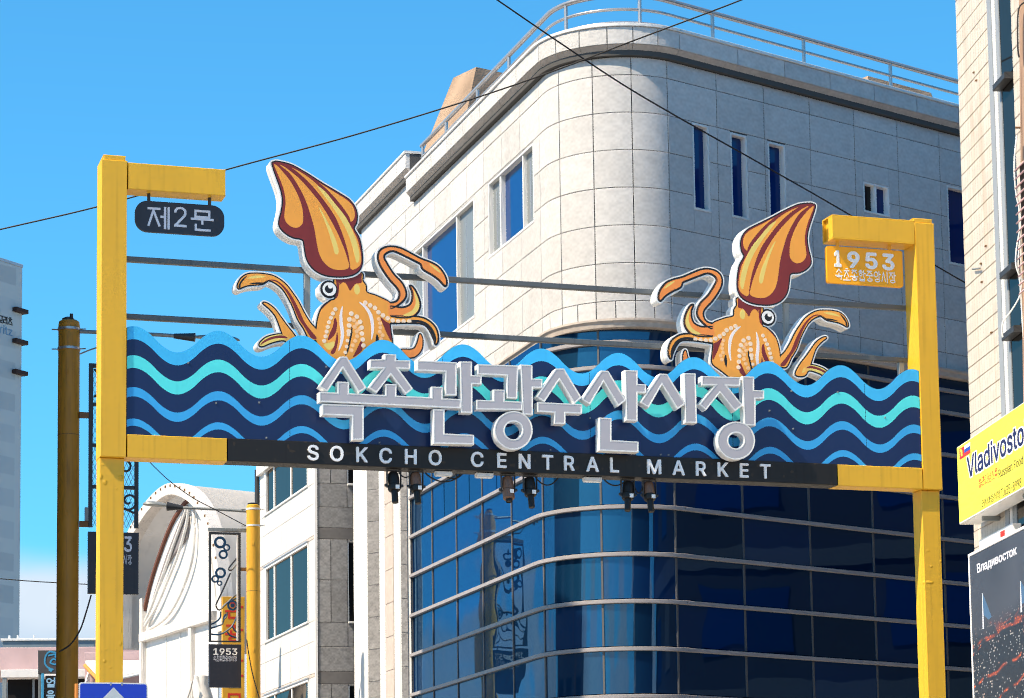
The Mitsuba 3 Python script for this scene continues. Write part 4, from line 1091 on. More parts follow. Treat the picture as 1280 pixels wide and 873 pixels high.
S1 = thing('hanging_sign', 'charcoal rounded plate hanging under the left yellow arm, pale Korean lettering with a 2', 'sign')
hu0, hu1 = 0.302, 1.068
hz1, hz0 = 7.649, 7.379
obj(S1 + '__plate', slab(GATE, rrect(hu0, hu1, hz0, hz1, .105), -.12, -.09), M_SIGNDARK)
for x in (0.419, 0.943):
    obj(S1 + '__hanger', tube(GATE([[x, hz1 - .01, -.105], [x, AL0 + .02, -.105]]), .014, 8), M_DARKMETAL)
hs = 0.182
uu = [0.404, 0.633, 0.778]
zc = (hz0 + hz1) / 2 - hs / 2 + .004
g = hangul('제', hs, .105); b = g.bounds
obj(S1 + '__letter', slab(GATE, affinity.translate(g, uu[0] - b[0], zc - .01), -.0905, -.086), M_SIGNTEXT)
m = latin('2', hs * .92, .004, False)
obj(S1 + '__letter', put(GATE, fit_u(m, uu[1], uu[1] + hs * .60, zc + .012, -.0905)), M_SIGNTEXT)
g = hangul('문', hs * 1.02, .105); b = g.bounds
obj(S1 + '__letter', slab(GATE, affinity.translate(g, uu[2] - b[0], zc - .012), -.0905, -.086), M_SIGNTEXT)

S2 = thing('hanging_sign', 'orange plate hanging under the right yellow arm with white numerals 1953', 'sign')
pu0, pu1 = 6.709, 7.482
pz1, pz0 = 7.675, 7.327
obj(S2 + '__plate', slab(GATE, rrect(pu0, pu1, pz0, pz1, .022), -.13, -.09), M_SIGNORANGE)
for x in (6.829, 7.358):
    obj(S2 + '__hanger', tube(GATE([[x, pz1 - .01, -.11], [x, ARZ0 + .02, -.11]]), .016, 8), M_YELLOW2)
nh = 0.152
for ch, x in zip('1953', (6.786, 6.921, 7.103, 7.275)):
    m = latin(ch, nh * .92, .006)
    w = nh * (.42 if ch == '1' else .76)
    m = fit_u(m, x, x + w, pz0 + .155, -.0905, 0, nh)
    m = cat([trimesh.Trimesh(m.vertices + [a * .005, b * .004, .0003 * i], m.faces) for i, (a, b) in enumerate(((-1, 0), (1, 0), (0, 1), (0, -1)))])
    obj(S2 + '__numeral', put(GATE, m), M_WHITE)
g = hangul('속초종합중앙시장', nh * .70, .095, .10); b = g.bounds
L_ = pu1 - pu0
g = affinity.scale(affinity.translate(g, -b[0], -b[1]), (L_ * .80) / (b[2] - b[0]), 1, origin=(0, 0))
obj(S2 + '__lettering', slab(GATE, affinity.translate(g, pu0 + .105 * L_, pz0 + .028), -.0905, -.0855), M_WHITE)

# ------------------------------------------------------------------ spotlights under the beam
SPOT = [(2.556, .13, 'black spotlight, first from the left under the black beam', M_BLACK, .0), (2.755, .12, 'spotlight with a copper housing, second from the left under the black beam', M_LENS, .01),
        (3.592, .13, 'spotlight with a wide brown body, third from the left under the black beam', M_LENS, .0), (3.796, .12, 'black spotlight with white label, fourth from the left under the black beam', M_BLACK, .0),
        (4.71, .12, 'black spotlight, fifth from the left under the black beam', M_BLACK, -.03), (4.915, .12, 'spotlight with a bronze housing, rightmost under the black beam', M_LENS, .0)]
for i, (u, w, lab, mh, lean) in enumerate(SPOT):
    t = thing('spotlight', lab, 'spotlight', 'spotlights under the gate beam')
    zt = ZB - .002
    c = np.array([[u, 0, -.10]])
    W_ = lambda du, z, n: GATE(np.array([[u + du, z, n]]))[0]
    r = .050
    obj(t + '__yoke', cat([bx(GATE, u - .066, u - .056, zt - .155, zt - .012, -.115, -.085, .002), bx(GATE, u + .056, u + .066, zt - .155, zt - .012, -.115, -.085, .002), bx(GATE, u - .066, u + .066, zt - .012, zt - .001, -.115, -.085, .002)]), M_DARKMETAL)
    hb = W_(0, zt - .13, -.10); ax = np.array([lean * GATE.u[0] * -4, lean * GATE.u[1] * -4, 1.0]) - .25 * GATE.n
    ax /= np.linalg.norm(ax)
    long = i == 2
    obj(t + '__housing', lathe(hb, [(r * .82, -.005), (r, .0), (r, .07), (r * .96, .072), (r * .96, .10), (r * .8, .112)], ax), mh, smooth=35)
    obj(t + '__body', lathe(hb, [(r * .9, -.001), (r * 1.12, -.006), (r * 1.12, -.04), (r * .95, -.055)] if not long else [(r * .9, -.001), (r * 1.06, -.006), (r * 1.06, -.085), (r * .9, -.095)], -ax * -1, 16), M_BLACK if not long else M_LENS, smooth=35)
    e0 = hb - ax * (.05 if not long else .09)
    obj(t + '__barrel', lathe(e0, [(r * .62, 0), (r * .58, -.03), (r * .55, -.115 if not long else -.02), (r * .48, -.118 if not long else -.024)], ax), M_BLACK, smooth=35)
    for sx in (-1, 1):
        kb = W_(sx * .066, zt - .135, -.10)
        obj(t + '__knob', lathe(kb, [(.011, 0), (.013, .004), (.013, .014), (.009, .018)], sx * GATE.u, 10), M_DARKMETAL, smooth=35)
    lb = Frame((hb + GATE.n * (r * 1.13) - ax * .022)[:2], GATE.u[:2])
    zc = hb[2] - .024
    obj(t + '__label', bx(lb, -.002, .034, zc - .017, zc + .017, -.004, .003, .001), M_WHITE)
for (x, w_lab, w_) in ((2.922, 'long white box under the beam, right of the second spotlight from the left', .15), (3.292, 'long white box under the beam, just left of the wide brown spotlight', .155), (4.29, 'long white box under the beam, below the L of the Latin lettering', .165)):
    t = thing('junction_box', w_lab, 'junction box', 'white boxes under the gate beam')
    obj(t + '__case', bx(GATE, x, x + w_, ZB - .034, ZB - .001, -.12, -.05, .004), M_ALU)
    obj(t + '__lid', bx(GATE, x + .006, x + w_ - .006, ZB - .042, ZB - .0345, -.113, -.057, .003), M_WHITEMETAL)


def hang(u0, u1, drop, lab, n=-.10, r=.0065):
    q = np.linspace(0, 1, 14)
    pts = np.c_[u0 + (u1 - u0) * q, ZB - .012 - drop * np.sin(np.pi * q) ** .8, 0 * q + n]
    k = numbered('lamp_cable')
    scene[k] = mikit.ply(tube(GATE(pts), r, 6), M_CABLE, 40)
    labels[k] = {'label': lab, 'category': 'cable', 'group': 'black lamp cables under the beam'}


hang(SPOT[0][0] + .04, SPOT[1][0] - .03, .05, 'black cable looping between the first and second spotlights')
hang(SPOT[1][0] + .08, SPOT[1][0] + .42, .075, 'black cable hanging right of the second spotlight')
hang(SPOT[1][0] + .25, SPOT[1][0] + .40, .045, 'short black cable loop below the first white box')
hang(SPOT[3][0] + .05, SPOT[3][0] + .26, .07, 'black cable hanging right of the fourth spotlight')
hang(SPOT[4][0] - .22, SPOT[4][0] - .02, .05, 'black cable left of the fifth spotlight')
hang(SPOT[4][0] + .05, SPOT[5][0] - .05, .11, 'black cable looping between the fifth and sixth spotlights')

# ------------------------------------------------------------------ tiled building on the right
TB = thing('tiled_building', 'cream tiled building cut by the right edge, with tall window strip', 'building')
TF = Frame((5.485,30), (0.09585,-0.9954))
TW0, TW1, TW2 = 1.329, 2.208, 9.0
TE = -0.02
back = [TF([[TE, 0, -.03]])[0][:2], TF([[TW2, 0, -.03]])[0][:2], TF([[TW2, 0, -8]])[0][:2], TF([[TE, 0, -8]])[0][:2]]
obj(TB + '__wall', prism(back, 0, 14.5), M_JOINT)
RH = 0.197
zr = 14.45
while zr > 2.5:
    obj(TB + '__wall__tile_course', bx(TF, TE, TW0, zr - RH + .007, zr, -.03, rng.uniform(-.0015, .0015), .004), M_TILE)
    if zr > 9.719 - 3:
        obj(TB + '__wall__tile_course', bx(TF, TW1, TW2 - .02, zr - RH + .007, zr, -.03, rng.uniform(-.0015, .0015), .004), M_TILE)
    zr -= RH
obj(TB + '__end_wall', bx(Frame(TF([[TE, 0, 0]])[0][:2], -TF.n[:2]), .0, 7.9, 0, 14.5, .0, .03, 0), M_PINKWALL) if False else None
# window strip: frame profiles, panes and projecting transoms
wn = obj(TB + '__window', bx(TF, TW0 + .01, TW1 - .01, 2.5, 14.4, -.03, -.012, 0), M_DARKVOID)
fx = [TW0, 1.503, 1.613, 1.752]
obj(wn + '__frame', bx(TF, fx[0] + .003, fx[1], 2.5, 14.4, -.02, .018, .005), M_FRAMEGREY)
obj(wn + '__frame', bx(TF, fx[1] + .002, fx[2], 2.5, 14.4, -.02, .012, .004), M_ALU)
obj(wn + '__frame', bx(TF, fx[2] + .002, fx[3], 2.5, 14.4, -.02, .006, .003), M_FRAMEGREY)
tz = sorted([10.833, 8.648, 7.937, 8.648 + 1.25 + 2.2, 6.3])
for z in tz:
    obj(wn + '__transom', bx(TF, fx[2] + .12, TW1, z - .045, z + .03, .0, .10, .006), M_DARKMETAL)
zs = [2.5] + tz + [14.4]
for z0, z1 in zip(zs[:-1], zs[1:]):
    obj(wn + '__pane', bx(TF, fx[3] + .002, TW1 - .002, z0 + .06, z1 - .055, -.011, -.004, 0), M_GREYGLASS)
# small anchors and stains left by removed fittings
for (x, y) in ((0.69,11.363), (0.778,11.237), (0.927,9.201), (0.706,9.049), (0.712,8.828), (1.028,8.154)):
    obj(TB + '__anchor', bx(TF, x - .018, x + .018, y - .008, y + .008, -.005, .02, .002), M_RUST)
obj(TB + '__pipe_stub', tube(TF([[0.432, 9.052, .03], [0.732, 8.985, .03]]), .012, 6), M_STEEL)
obj(TB + '__end_wall', bx(Frame(TF([[TW2, 0, -.03]])[0][:2], -TF.n[:2]), 0, 7.9, 0, 14.5, .0, .03, 0), M_CREAMSTONE)
obj(TB + '__parapet', bx(TF, TE - .1, TW2, 14.5, 14.75, -8, .1, .01), M_ALU)

# yellow shop sign
YS = thing('shop_sign', 'bright yellow shop sign on the tiled wall with navy Latin lettering and two small flags', 'sign')
yn = .30
ya, yb = 0.434, 0.434 + 4.6
yz1 = 6.917
yz0 = 6.003
obj(YS + '__box', bx(TF, ya, yb, yz0, yz1, .06, yn - .004, .006), M_ALU)
obj(YS + '__face', bx(TF, ya + .012, yb - .012, yz0 + .02, yz1 - .012, yn - .006, yn, .002), M_SIGNYELLOW)
for x in (.6, 2.2):
    obj(YS + '__bracket', bx(TF, ya + x, ya + x + .06, yz0 - .05, yz0 - .001, .0, .2, .003), M_STEEL)
vx0, vx1 = 0.874, 3.049
vz = 6.464
vh = 0.254
ser = 'Vladivostok'
probe = latin('Vladivost', .4, .004); full = latin(ser, .4, .004)
ratio = (full.bounds[1][0] - full.bounds[0][0]) / (probe.bounds[1][0] - probe.bounds[0][0])
ve = 2.848
halo = latin(ser, .4, .004)
mm = fit_u(full, vx0, vx0 + (ve - vx0) * ratio, vz, yn + .002, 0, vh * 1.02)
hh = cat([trimesh.Trimesh(mm.vertices + [dx, dz, -.0015], mm.faces) for dx in (-.022, .022) for dz in (-.016, .016)])
obj(YS + '__lettering_halo', put(TF, hh), M_WHITE, kind='stuff')
obj(YS + '__lettering', put(TF, mm), M_TEXTNAVY)
kx0, kx1 = 1.312, 2.069
kz = 6.282
kh = 0.099
g = hangul('블라디보스톡', kh * 1.1, .075, .10); b = g.bounds
g = affinity.translate(affinity.scale(affinity.translate(g, -b[0], -b[1]), (kx1 - kx0) / (b[2] - b[0]), 1, origin=(0, 0)), kx0, kz)
obj(YS + '__lettering', slab(TF, g, yn - .001, yn + .003), M_TEXTRED)
m = latin('Russian Food', .2, .004, False)
obj(YS + '__lettering', put(TF, fit_u(m, 2.109, 3.028, 6.265, yn - .001, 0, kh * .95)), M_TEXTOLIVE)
lx0, lx1 = 1.412, 2.128
lz_ = 6.046
g = hangul('러시아음식점', kh * .85, .08, .08); b = g.bounds
g = affinity.translate(affinity.scale(affinity.translate(g, -b[0], -b[1]), (lx1 - lx0) / (b[2] - b[0]), 1, origin=(0, 0)), lx0, lz_)
obj(YS + '__lettering', slab(TF, g, yn - .001, yn + .003), M_TEXTOLIVE)
m = latin('T.635-8998', .2, .004, False)
obj(YS + '__lettering', put(TF, fit_u(m, 2.173, 2.937, 6.036, yn - .001, 0, kh * 1.0)), M_TEXTOLIVE)
f0, f1, f2 = 0.561, 0.754, 1.018
fz1, fz0 = 6.872, 6.744
obj(YS + '__red_flag', bx(TF, f0, f1, fz0, fz1, yn - .001, yn + .003, 0), M_FLAGRED)
obj(YS + '__red_flag__figure', cat([bx(TF, f0 + (f1 - f0) * .35, f0 + (f1 - f0) * .65, fz0 + .03, fz0 + .09, yn + .002, yn + .005, 0), bx(TF, f0 + (f1 - f0) * .25, f0 + (f1 - f0) * .5, fz0 + .085, fz0 + .115, yn + .002, yn + .0055, 0)]), M_SIGNYELLOW)
tri = (fz1 - fz0) / 3
for i, m in enumerate((M_FLAGRED, M_FLAGBLUE, M_WHITE)):
    obj(YS + '__striped_flag', bx(TF, f1 + .012, f2, fz0 + tri * i + .001, fz0 + tri * (i + 1), yn - .001, yn + .003, 0), m)

# poster board of a night city
PBD = thing('poster_board', 'dark poster of a night city on the tiled wall with pale Cyrillic heading', 'poster')
pn = .22
pa = 0.494
pz = 5.643
obj(PBD + '__frame', bx(TF, pa, pa + 2.5, 2.4, pz, .05, pn - .008, .006), M_ALU)
obj(PBD + '__print', bx(TF, pa + .04, pa + 2.46, 2.44, pz - .035, pn - .010, pn - .001, .002), M_POSTER)
obj(PBD + '__edge', cat([bx(TF, pa, pa + .038, 2.4, pz, pn - .008, pn + .006, .003), bx(TF, pa + .038, pa + 2.5, pz - .033, pz, pn - .008, pn + .006, .003)]), M_WHITE)
m = latin('Владивосток', .3, .004)
obj(PBD + '__lettering', put(TF, fit_u(m, 0.841, 2.411, 5.355, pn - .002, 0, 0.127)), M_SIGNTEXT)
for (x, y0, y1) in ((1228, 745, 788), (1276.5, 730, 765)):
    pass
for (ux, zt_, zb_) in ((1.018, 5.123, 4.714), (2.506, 5.07, 4.732)):
    obj(PBD + '__bridge_cables', slab(TF, Polygon([(ux + .01, zt_), (ux + .34, zb_ + .10), (ux + .22, zb_ + .08), (ux + .02, zt_ - .25)]), pn - .002, pn + .0005), M_TOWERBLUE)
    obj(PBD + '__bridge_tower', slab(TF, Polygon([(ux - .03, zb_), (ux + .02, zb_), (ux + .012, zt_), (ux - .008, zt_)]), pn - .002, pn + .002), M_SIGNTEXT)
NT = thing('notice_board', 'white board with small red mark between the yellow sign and the poster', 'notice board')
na = 0.601
nz = 5.791
obj(NT + '__board', bx(TF, na, na + 1.35, pz - .3, nz, .02, .12, .004), M_WHITE)
obj(NT + '__red_mark', bx(TF, 1.481, 1.655, nz - .2, nz - .03, .118, .123, 0), M_TEXTRED)

# weathered pole, slatted box and cables at the right edge
p0, p1 = (5.733,27.2,11.477), (5.684,27.2,9.535)
d = (np.array(p1) - np.array(p0)); d /= abs(d[2])
WPOLE = thing('wooden_pole', 'weathered wooden pole at the right edge, above the pink slatted box', 'utility pole')
obj(WPOLE + '__shaft', tube([np.array(p0) - d * 3, np.array(p0), np.array(p1), np.array(p1) + d * (p1[2] - .0)], [.062, .064, .066, .075], 14), M_WOOD, smooth=40)
zq_ = (5.636,27.2,10.03)
obj(WPOLE + '__step_bolt', tube([np.array(zq_) + [0, 0, 0], np.array(zq_) + [-.06, 0, 0]], .012, 6), M_RUST)
PS = thing('slatted_box', 'pink slatted metal box at the right edge below the wooden pole', 'louvre box')
sa = (5.529,27,9.345)
SFR = Frame((sa[0], sa[1]), TF.u[:2])
sz1, sz0 = 9.549, 8.089
obj(PS + '__casing', bx(SFR, .02, 1.2, sz0, sz1, -.35, -.03, .004), M_JOINT)
ns = 15
hsl = (sz1 - sz0) / ns
for i in range(ns):
    v = [(0, sz0 + i * hsl + .03, 0.03), (1.25, sz0 + i * hsl + .03, .03), (1.25, sz0 + (i + 1) * hsl, -.03), (0, sz0 + (i + 1) * hsl, -.03), (0, sz0 + i * hsl + .022, .02), (1.25, sz0 + i * hsl + .022, .02), (1.25, sz0 + (i + 1) * hsl - .01, -.035), (0, sz0 + (i + 1) * hsl - .01, -.035)]
    obj(PS + '__slat', put(SFR, trimesh.Trimesh(v, [(0, 1, 2), (0, 2, 3), (5, 4, 7), (5, 7, 6), (0, 4, 5), (0, 5, 1), (2, 6, 7), (2, 7, 3), (0, 3, 7), (0, 7, 4), (1, 5, 6), (1, 6, 2)], process=False)), M_PINK)


def wire(key, label, pts, r, m=M_CABLE, cat_='cable', group=None, n=8):
    k = numbered(key)
    scene[k] = mikit.ply(tube(smoothline(pts, n, False), r, 6), m, 40)
    labels[k] = {'label': label, 'category': cat_}
    if group:
        labels[k]['group'] = group
    return k


wire('white_cable', 'white cable curving down beside the pink slatted box, left strand', [(5.569,27.1,9.91),(5.531,27.1,9.597),(5.537,27.1,9.284),(5.578,27.1,8.972),(5.523,27.1,8.662),(5.508,27.1,8.485),(5.538,27.1,8.361),(5.579,27.1,8.289)], .011, M_CABLEWHITE, group='white cables at the right edge')
wire('white_cable', 'white cable from the slatted box to the window frame, drooping left', [(5.581,27.2,8.288),(5.55,27.2,8.137),(5.439,27.2,7.962),(5.367,27.2,7.874),(5.35,27.2,7.76),(5.356,27.2,7.698)], .010, M_CABLEWHITE, group='white cables at the right edge')
wire('white_cable', 'white cable hanging straight down below the pink slatted box', [(5.582,27.2,8.777),(5.555,27.2,8.51),(5.569,27.2,8.199),(5.575,27.2,7.889),(5.58,27.2,7.536),(5.562,27.2,6.832)], .010, M_CABLEWHITE, group='white cables at the right edge')
wire('pole_cable', 'black cable bent over the top of the wooden pole', [(5.711,27.1,11.414),(5.657,27.1,11.369),(5.632,27.1,11.279),(5.62,27.1,11.08),(5.617,27.1,10.863),(5.627,27.1,10.79)], .010)
# long overhead cables
wire('overhead_cable', 'thin black overhead cable rising from the left edge behind the gate to the top right', [(-12.748,30,8.027), (-8.951,30,9.104), (-6.466,30,9.726), (-4.883,30,10.087), (-3.344,30,10.52), (-1.848,30,10.914), (-0.444,30,11.332), (0.576,30,11.676), (1.55,30,12.042), (2.919,30,12.553), (3.705,30,12.894), (6.574,30,14.26), (12.627,30,17.519)], .0095, group='overhead cables')
wire('overhead_cable', 'thin black overhead cable falling from the top centre across the office wall', [(-8.106,34,20.684), (-3.883,36.5,17.859), (-0.845,38,16.063), (-0.102,38.5,15.7), (0.882,39,15.164), (1.924,40,14.791), (3.015,41,14.467), (4.203,42.5,14.29), (5.741,44,13.892), (7.355,45,13.235), (8.292,45.5,12.832), (9.174,46,12.494)], .0125, group='overhead cables')
wire('overhead_cable', 'thin dark cable crossing the sky low at the left edge', [(-12.469,60,9.612), (-11.333,60,9.501), (-10.009,60,9.406), (-9.725,60,9.364)], .013, group='overhead cables')

# ------------------------------------------------------------------ round yellow poles with their banners and lamps
M_SHADEDYELLOW = pr('aged_mustard_paint', proc(paint_fn((0.40, 0.185, 0.016), 0.25, 0.25)), 0.5, 0.4)  # pole yellow darkened and browned: shade put into the base colour


def round_pole(x, ytop, Y, dia, label, m=M_YELLOW2, key='street_pole'):
    c = at_(x, ytop, Y)
    t = thing(key, label, 'pole', 'round yellow street poles')
    h = c[2]
    obj(t + '__shaft', lathe([c[0], c[1], 0], [(dia / 2 * 1.02, 0), (dia / 2 * 1.0, h * .5), (dia / 2 * .985, h - .1), (dia / 2 * .93, h - .03), (dia / 2 * .7, h)], sides=28), m, smooth=40)
    return t, c


def at_(x, y, Y):
    return PTS[(x, y, Y)]


PTS = {(86.5, 401, 45): (-7.868,45,12.234), (316.5, 631, 60.4): (-6.141,60.4,11.328)}
SP1, c1 = round_pole(86.5, 401, 45, 0.388, 'thick shaded mustard pole at the left, with two steel bands near its top', M_SHADEDYELLOW)
SP2, c2 = round_pole(316.5, 631, 60.4, 0.331, 'sunlit yellow pole between the tent and the annex building')
for SPk, c, rr, zz_ in ((SP1, c1, 0.194, [c1[2] - 0.169, c1[2] - 0.527]), (SP2, c2, 0.166, [c2[2] - .12, c2[2] - .52])):
    for z in zz_:
        obj(SPk + '__band', lathe([c[0], c[1], z - .022], [(rr * 1.06, 0), (rr * 1.06, .044)], sides=24), M_CHROME if SPk == SP1 else M_ALU, smooth=40)
        obj(SPk + '__band_screw', cat([tube([[c[0] - rr * 1.05, c[1] - .02, z], [c[0] - rr - .11, c[1] - .04, z]], .012, 6), tube([[c[0] + rr * 1.05, c[1] - .02, z], [c[0] + rr + .11, c[1] - .04, z]], .012, 6)]), M_STEEL)
    for z in (c[2] - 1.0, c[2] - 3.55):
        obj(SPk + '__hatch', bx(Frame((c[0] - .02, c[1] - rr * 1.0), (1, 0)), 0, .055, z, z + .075, -.02, .012, .003), M_SHADEDYELLOW if SPk == SP1 else M_YELLOW2)
    obj(SPk + '__seam', lathe([c[0], c[1], c[2] - 2.1], [(rr * 1.012, 0), (rr * 1.012, .012)], sides=24), M_RUST, smooth=40)
obj(SP1 + '__top_fitting', cat([lathe([c1[0] - .02, c1[1], c1[2] - .01], [(.10, 0), (.11, .04), (.05, .07)]), lathe([c1[0] + .04, c1[1], c1[2] + .03], [(.03, 0), (.03, .09)])]), M_DARKMETAL)
obj(SP2 + '__top_fitting', lathe([c2[0], c2[1], c2[2] - .01], [(.13, 0), (.14, .03), (.06, .05)]), M_DARKMETAL)


def street_lamp(c, arm_pts, head0, head1, label, w):
    t = thing('street_lamp', label, 'street lamp', 'street lamps on the round poles')
    obj(t + '__arm', tube(smoothline(arm_pts, 4, False), .035, 8), M_STEEL, smooth=40)
    h0, h1 = np.array(head0), np.array(head1)
    d = h1 - h0; L_ = np.linalg.norm(d)
    ax = d / L_
    m = trimesh.creation.icosphere(3, 1.0)
    v = m.vertices.copy()
    up = np.array([0, 0, 1.0]); sd = np.cross(ax, up); sd /= np.linalg.norm(sd); up = np.cross(sd, ax)
    taper = 0.55 + 0.45 * np.clip((v[:, 0] + 1) / 2, 0, 1)
    zz2 = np.where(v[:, 2] > 0, v[:, 2] * w * .55, v[:, 2] * w * .12)
    vv = (h0 + h1) / 2 + v[:, :1] * ax * L_ / 2 + (v[:, 1] * w * taper)[:, None] * sd + (zz2 * taper)[:, None] * up
    obj(t + '__head', trimesh.Trimesh(vv, m.faces, process=False), M_STEEL, smooth=True)
    b = h0 - ax * .02
    obj(t + '__neck', tube([h0 + ax * .1, h0 - ax * .28], [w * .5, .045], 10), M_DARKMETAL, smooth=40)
    return t


street_lamp(c1, [(-7.673,45,12.026),(-7.099,45,12),(-6.239,45,11.947),(-5.665,45,11.895)], (-5.708,45,11.899), (-4.805,45,11.824), 'dark street lamp on an arm behind the top of the wave board, left end', .16)
street_lamp(c2, [(-6.303,60.4,11.166),(-7.029,60.4,11.225),(-7.697,60.4,11.267),(-8.022,60.4,11.287)], (-8.098,60.4,11.302), (-8.777,60.4,11.365), 'grey street lamp on an arm reaching left from the sunlit yellow pole', .22)
wire('stay_wire', 'thin stay wire from the thick shaded pole to its lamp arm', [(-7.671,45,11.617),(-7.499,45,11.688),(-7.299,45,11.75),(-7.098,45,11.799)], .014, M_STEEL, 'wire')
wire('stay_wire', 'thin wire from the beam down past the tent arch to the sunlit pole', [(-8.521,59.6,12.266),(-8.067,59.6,11.819),(-7.501,59.6,11.391),(-6.936,59.6,11.078),(-6.221,59.6,10.687)], .012, M_CABLE, 'wire')
wire('pole_cable', 'black cable curving from the banner foot to the thick shaded pole', [(-7.366,44.5,7.205),(-7.449,44.5,6.91),(-7.559,44.5,6.587),(-7.725,44.5,6.336),(-7.921,44.5,6.213)], .014)
wire('pole_cable', 'black cable running down the sunlit yellow pole', [(-6.258,60,8.041),(-6.23,60,7.814),(-6.156,60,7.377),(-6.081,60,7.055),(-5.951,60,6.6)], .014)


def ring(F, u, z, r, w, n0, n1):
    return slab(F, Point(u, z).buffer(r, 12).difference(Point(u, z).buffer(r - w, 12)), n0, n1)


# first banner (behind the left gate post)
BN1 = thing('pole_banner', 'dark banner frame behind the left gate post, its top mesh panel, lower plate numbered 1953', 'banner', 'banners on the round poles')
F1 = Frame((-7.509,45), (0.96593,0.25882))
w1 = 0.891
z3, z2, z1_, z0 = 11.442, 8.483, 8.396, 7.291
zc1 = [10.702, 9.962, 9.21]
obj(BN1 + '__frame', cat([bx(F1, 0, .075, z2, z3, -.04, .04, .004), bx(F1, w1 - .075, w1, z2, z3, -.04, .04, .004), bx(F1, .075, w1 - .075, z3 - .07, z3, -.04, .04, .004)]), M_DARKMETAL)
for z in zc1:
    obj(BN1 + '__crossbar', bx(F1, .075, w1 - .075, z - .03, z + .03, -.035, .03, .004), M_DARKMETAL)
obj(BN1 + '__plate', bx(F1, -.003, w1 + .003, z0, z1_, -.05, .05, .006), M_SIGNDARK)
lat = []
st = .075
for k in range(-40, 60):
    a = k * st
    for sl in (1, -1):
        ln = LineString([(a, z2), (a + sl * (z3 - z2) * .45, z3)]).intersection(sbox(.07, z2, w1 - .07, z3 - .05))
        if ln.length > .1:
            (xa, za), (xb, zb) = ln.coords[0], ln.coords[-1]
            lat.append(tube(F1([[xa, za, 0], [xb, zb, 0]]), .0055, 3))
obj(BN1 + '__mesh_wire', cat(lat), M_STEEL, kind='stuff')
def curl(cx, cz, r, t0, t1, shrink=.8):
    a = np.linspace(t0, t1, 26)
    rr = np.linspace(r, r * (1 - shrink), 26)
    return np.c_[cx + rr * np.cos(a), cz + rr * np.sin(a), 0 * a + .035]
zr1 = 8.967
for pts in (curl(w1 * .80, zr1, .17, -2.2, 5.5), curl(w1 * .28, 9.559, .13, 1.0, 6.5), curl(w1 * .72, 9.575, .14, 2.2, -4.0), np.array([[.09, 10.832, .03], [.25, 10.934, .03], [.42, 11.108, .03]]), np.array([[.09, 11.339, .03], [.3, 11.106, .03]]), np.array([[w1 * .62, 8.865, .03], [w1 - .08, 8.75, .03]])):
    obj(BN1 + '__scroll', tube(F1(pts), .022, 6), M_DARKMETAL, smooth=40)
m = latin('1953', .3, .008)
nz1 = 8.043
obj(BN1 + '__numeral', put(F1, fit_u(m, .14, w1 - .12, nz1, .05, 0, 0.287)), M_SIGNTEXT)
g = hangul('속초종합중앙시장', .15, .09, .10); b = g.bounds
g = affinity.translate(affinity.scale(affinity.translate(g, -b[0], -b[1]), (w1 - .26) / (b[2] - b[0]), 1.15, origin=(0, 0)), .14, 7.814)
obj(BN1 + '__lettering', slab(F1, g, .049, .057), M_SIGNTEXT)
obj(BN1 + '__arm', bx(F1, -0.169, .002, 10.447, 10.491 + .06, -.03, .03, .004), M_RUST)
obj(BN1 + '__arm', bx(F1, -0.158, .002, 8.485, 8.585, -.03, .03, .004), M_RUST)
obj(BN1 + '__control_box', bx(F1, -0.061, 0.003, 8.586, 8.831, -.05, .06, .006), M_STEEL)

# second banner (by the sunlit pole)
BN2 = thing('pole_banner', 'narrow banner beside the sunlit pole with blue rings and a squid outline, plate numbered 1953', 'banner', 'banners on the round poles')
F2 = Frame((-7.202,60.4), (0.96593,0.25882))
w2 = 0.764
y3, y2, y1, y0 = 10.677, 8.045, 7.987, 6.957
obj(BN2 + '__frame', cat([bx(F2, 0, .055, y2, y3, -.04, .04, .004), bx(F2, w2 - .06, w2, y2, y3, -.04, .04, .004), bx(F2, .055, w2 - .06, y3 - .05, y3, -.04, .04, .004), bx(F2, .055, w2 - .06, y2, y2 + .03, -.04, .04, .004)]), M_DARKMETAL)
obj(BN2 + '__inner_trim', bx(F2, w2 - .105, w2 - .062, y2, y3 - .05, -.02, .03, .003), M_ALU)
obj(BN2 + '__top_bar', bx(F2, -.02, 0.904, y3 + .02, y3 + .10, -.05, .05, .005), M_STEEL)
obj(BN2 + '__arm', bx(F2, w2, 0.921, 9.762, 9.839, -.03, .03, .004), M_RUST)
obj(BN2 + '__plate', bx(F2, -.003, w2 + .003, y0, y1, -.05, .05, .006), M_SIGNDARK)
RINGS = [(0.269,10.433,0.144),(0.428,10.312,0.083),(0.345,10.144,0.11),(0.28,9.702,0.129),(0.151,9.551,0.091),(0.26,9.451,0.062)]
for u, z, r in RINGS:
    obj(BN2 + '__ring', ring(F2, u, z, r, r * .40, -.02, .03), M_BANNERBLUE)
LN = [[(0.691,10.086,0),(0.479,9.812,0),(0.556,9.784,0),(0.729,10.01,0)],[(0.517,9.697,0),(0.364,9.348,0),(0.21,9.019,0),(0.172,8.903,0),(0.248,8.809,0),(0.382,8.926,0),(0.555,9.102,0),(0.728,9.22,0)],[(0.287,8.771,0),(0.267,8.617,0),(0.134,8.5,0),(0.038,8.461,0)],[(0.038,8.365,0),(0.21,8.425,0),(0.325,8.484,0),(0.363,8.657,0)],[(0.038,8.231,0),(0.267,8.225,0),(0.477,8.352,0),(0.592,8.488,0),(0.689,8.72,0)],[(0.325,8.887,0),(0.459,9.004,0),(0.632,9.084,0),(0.728,9.105,0)],[(0.401,8.715,0),(0.344,8.58,0),(0.42,8.658,0),(0.44,8.754,0)],[(0.439,8.294,0),(0.516,8.2,0),(0.688,8.145,0)],[(0.554,8.43,0),(0.631,8.316,0),(0.726,8.241,0)]]
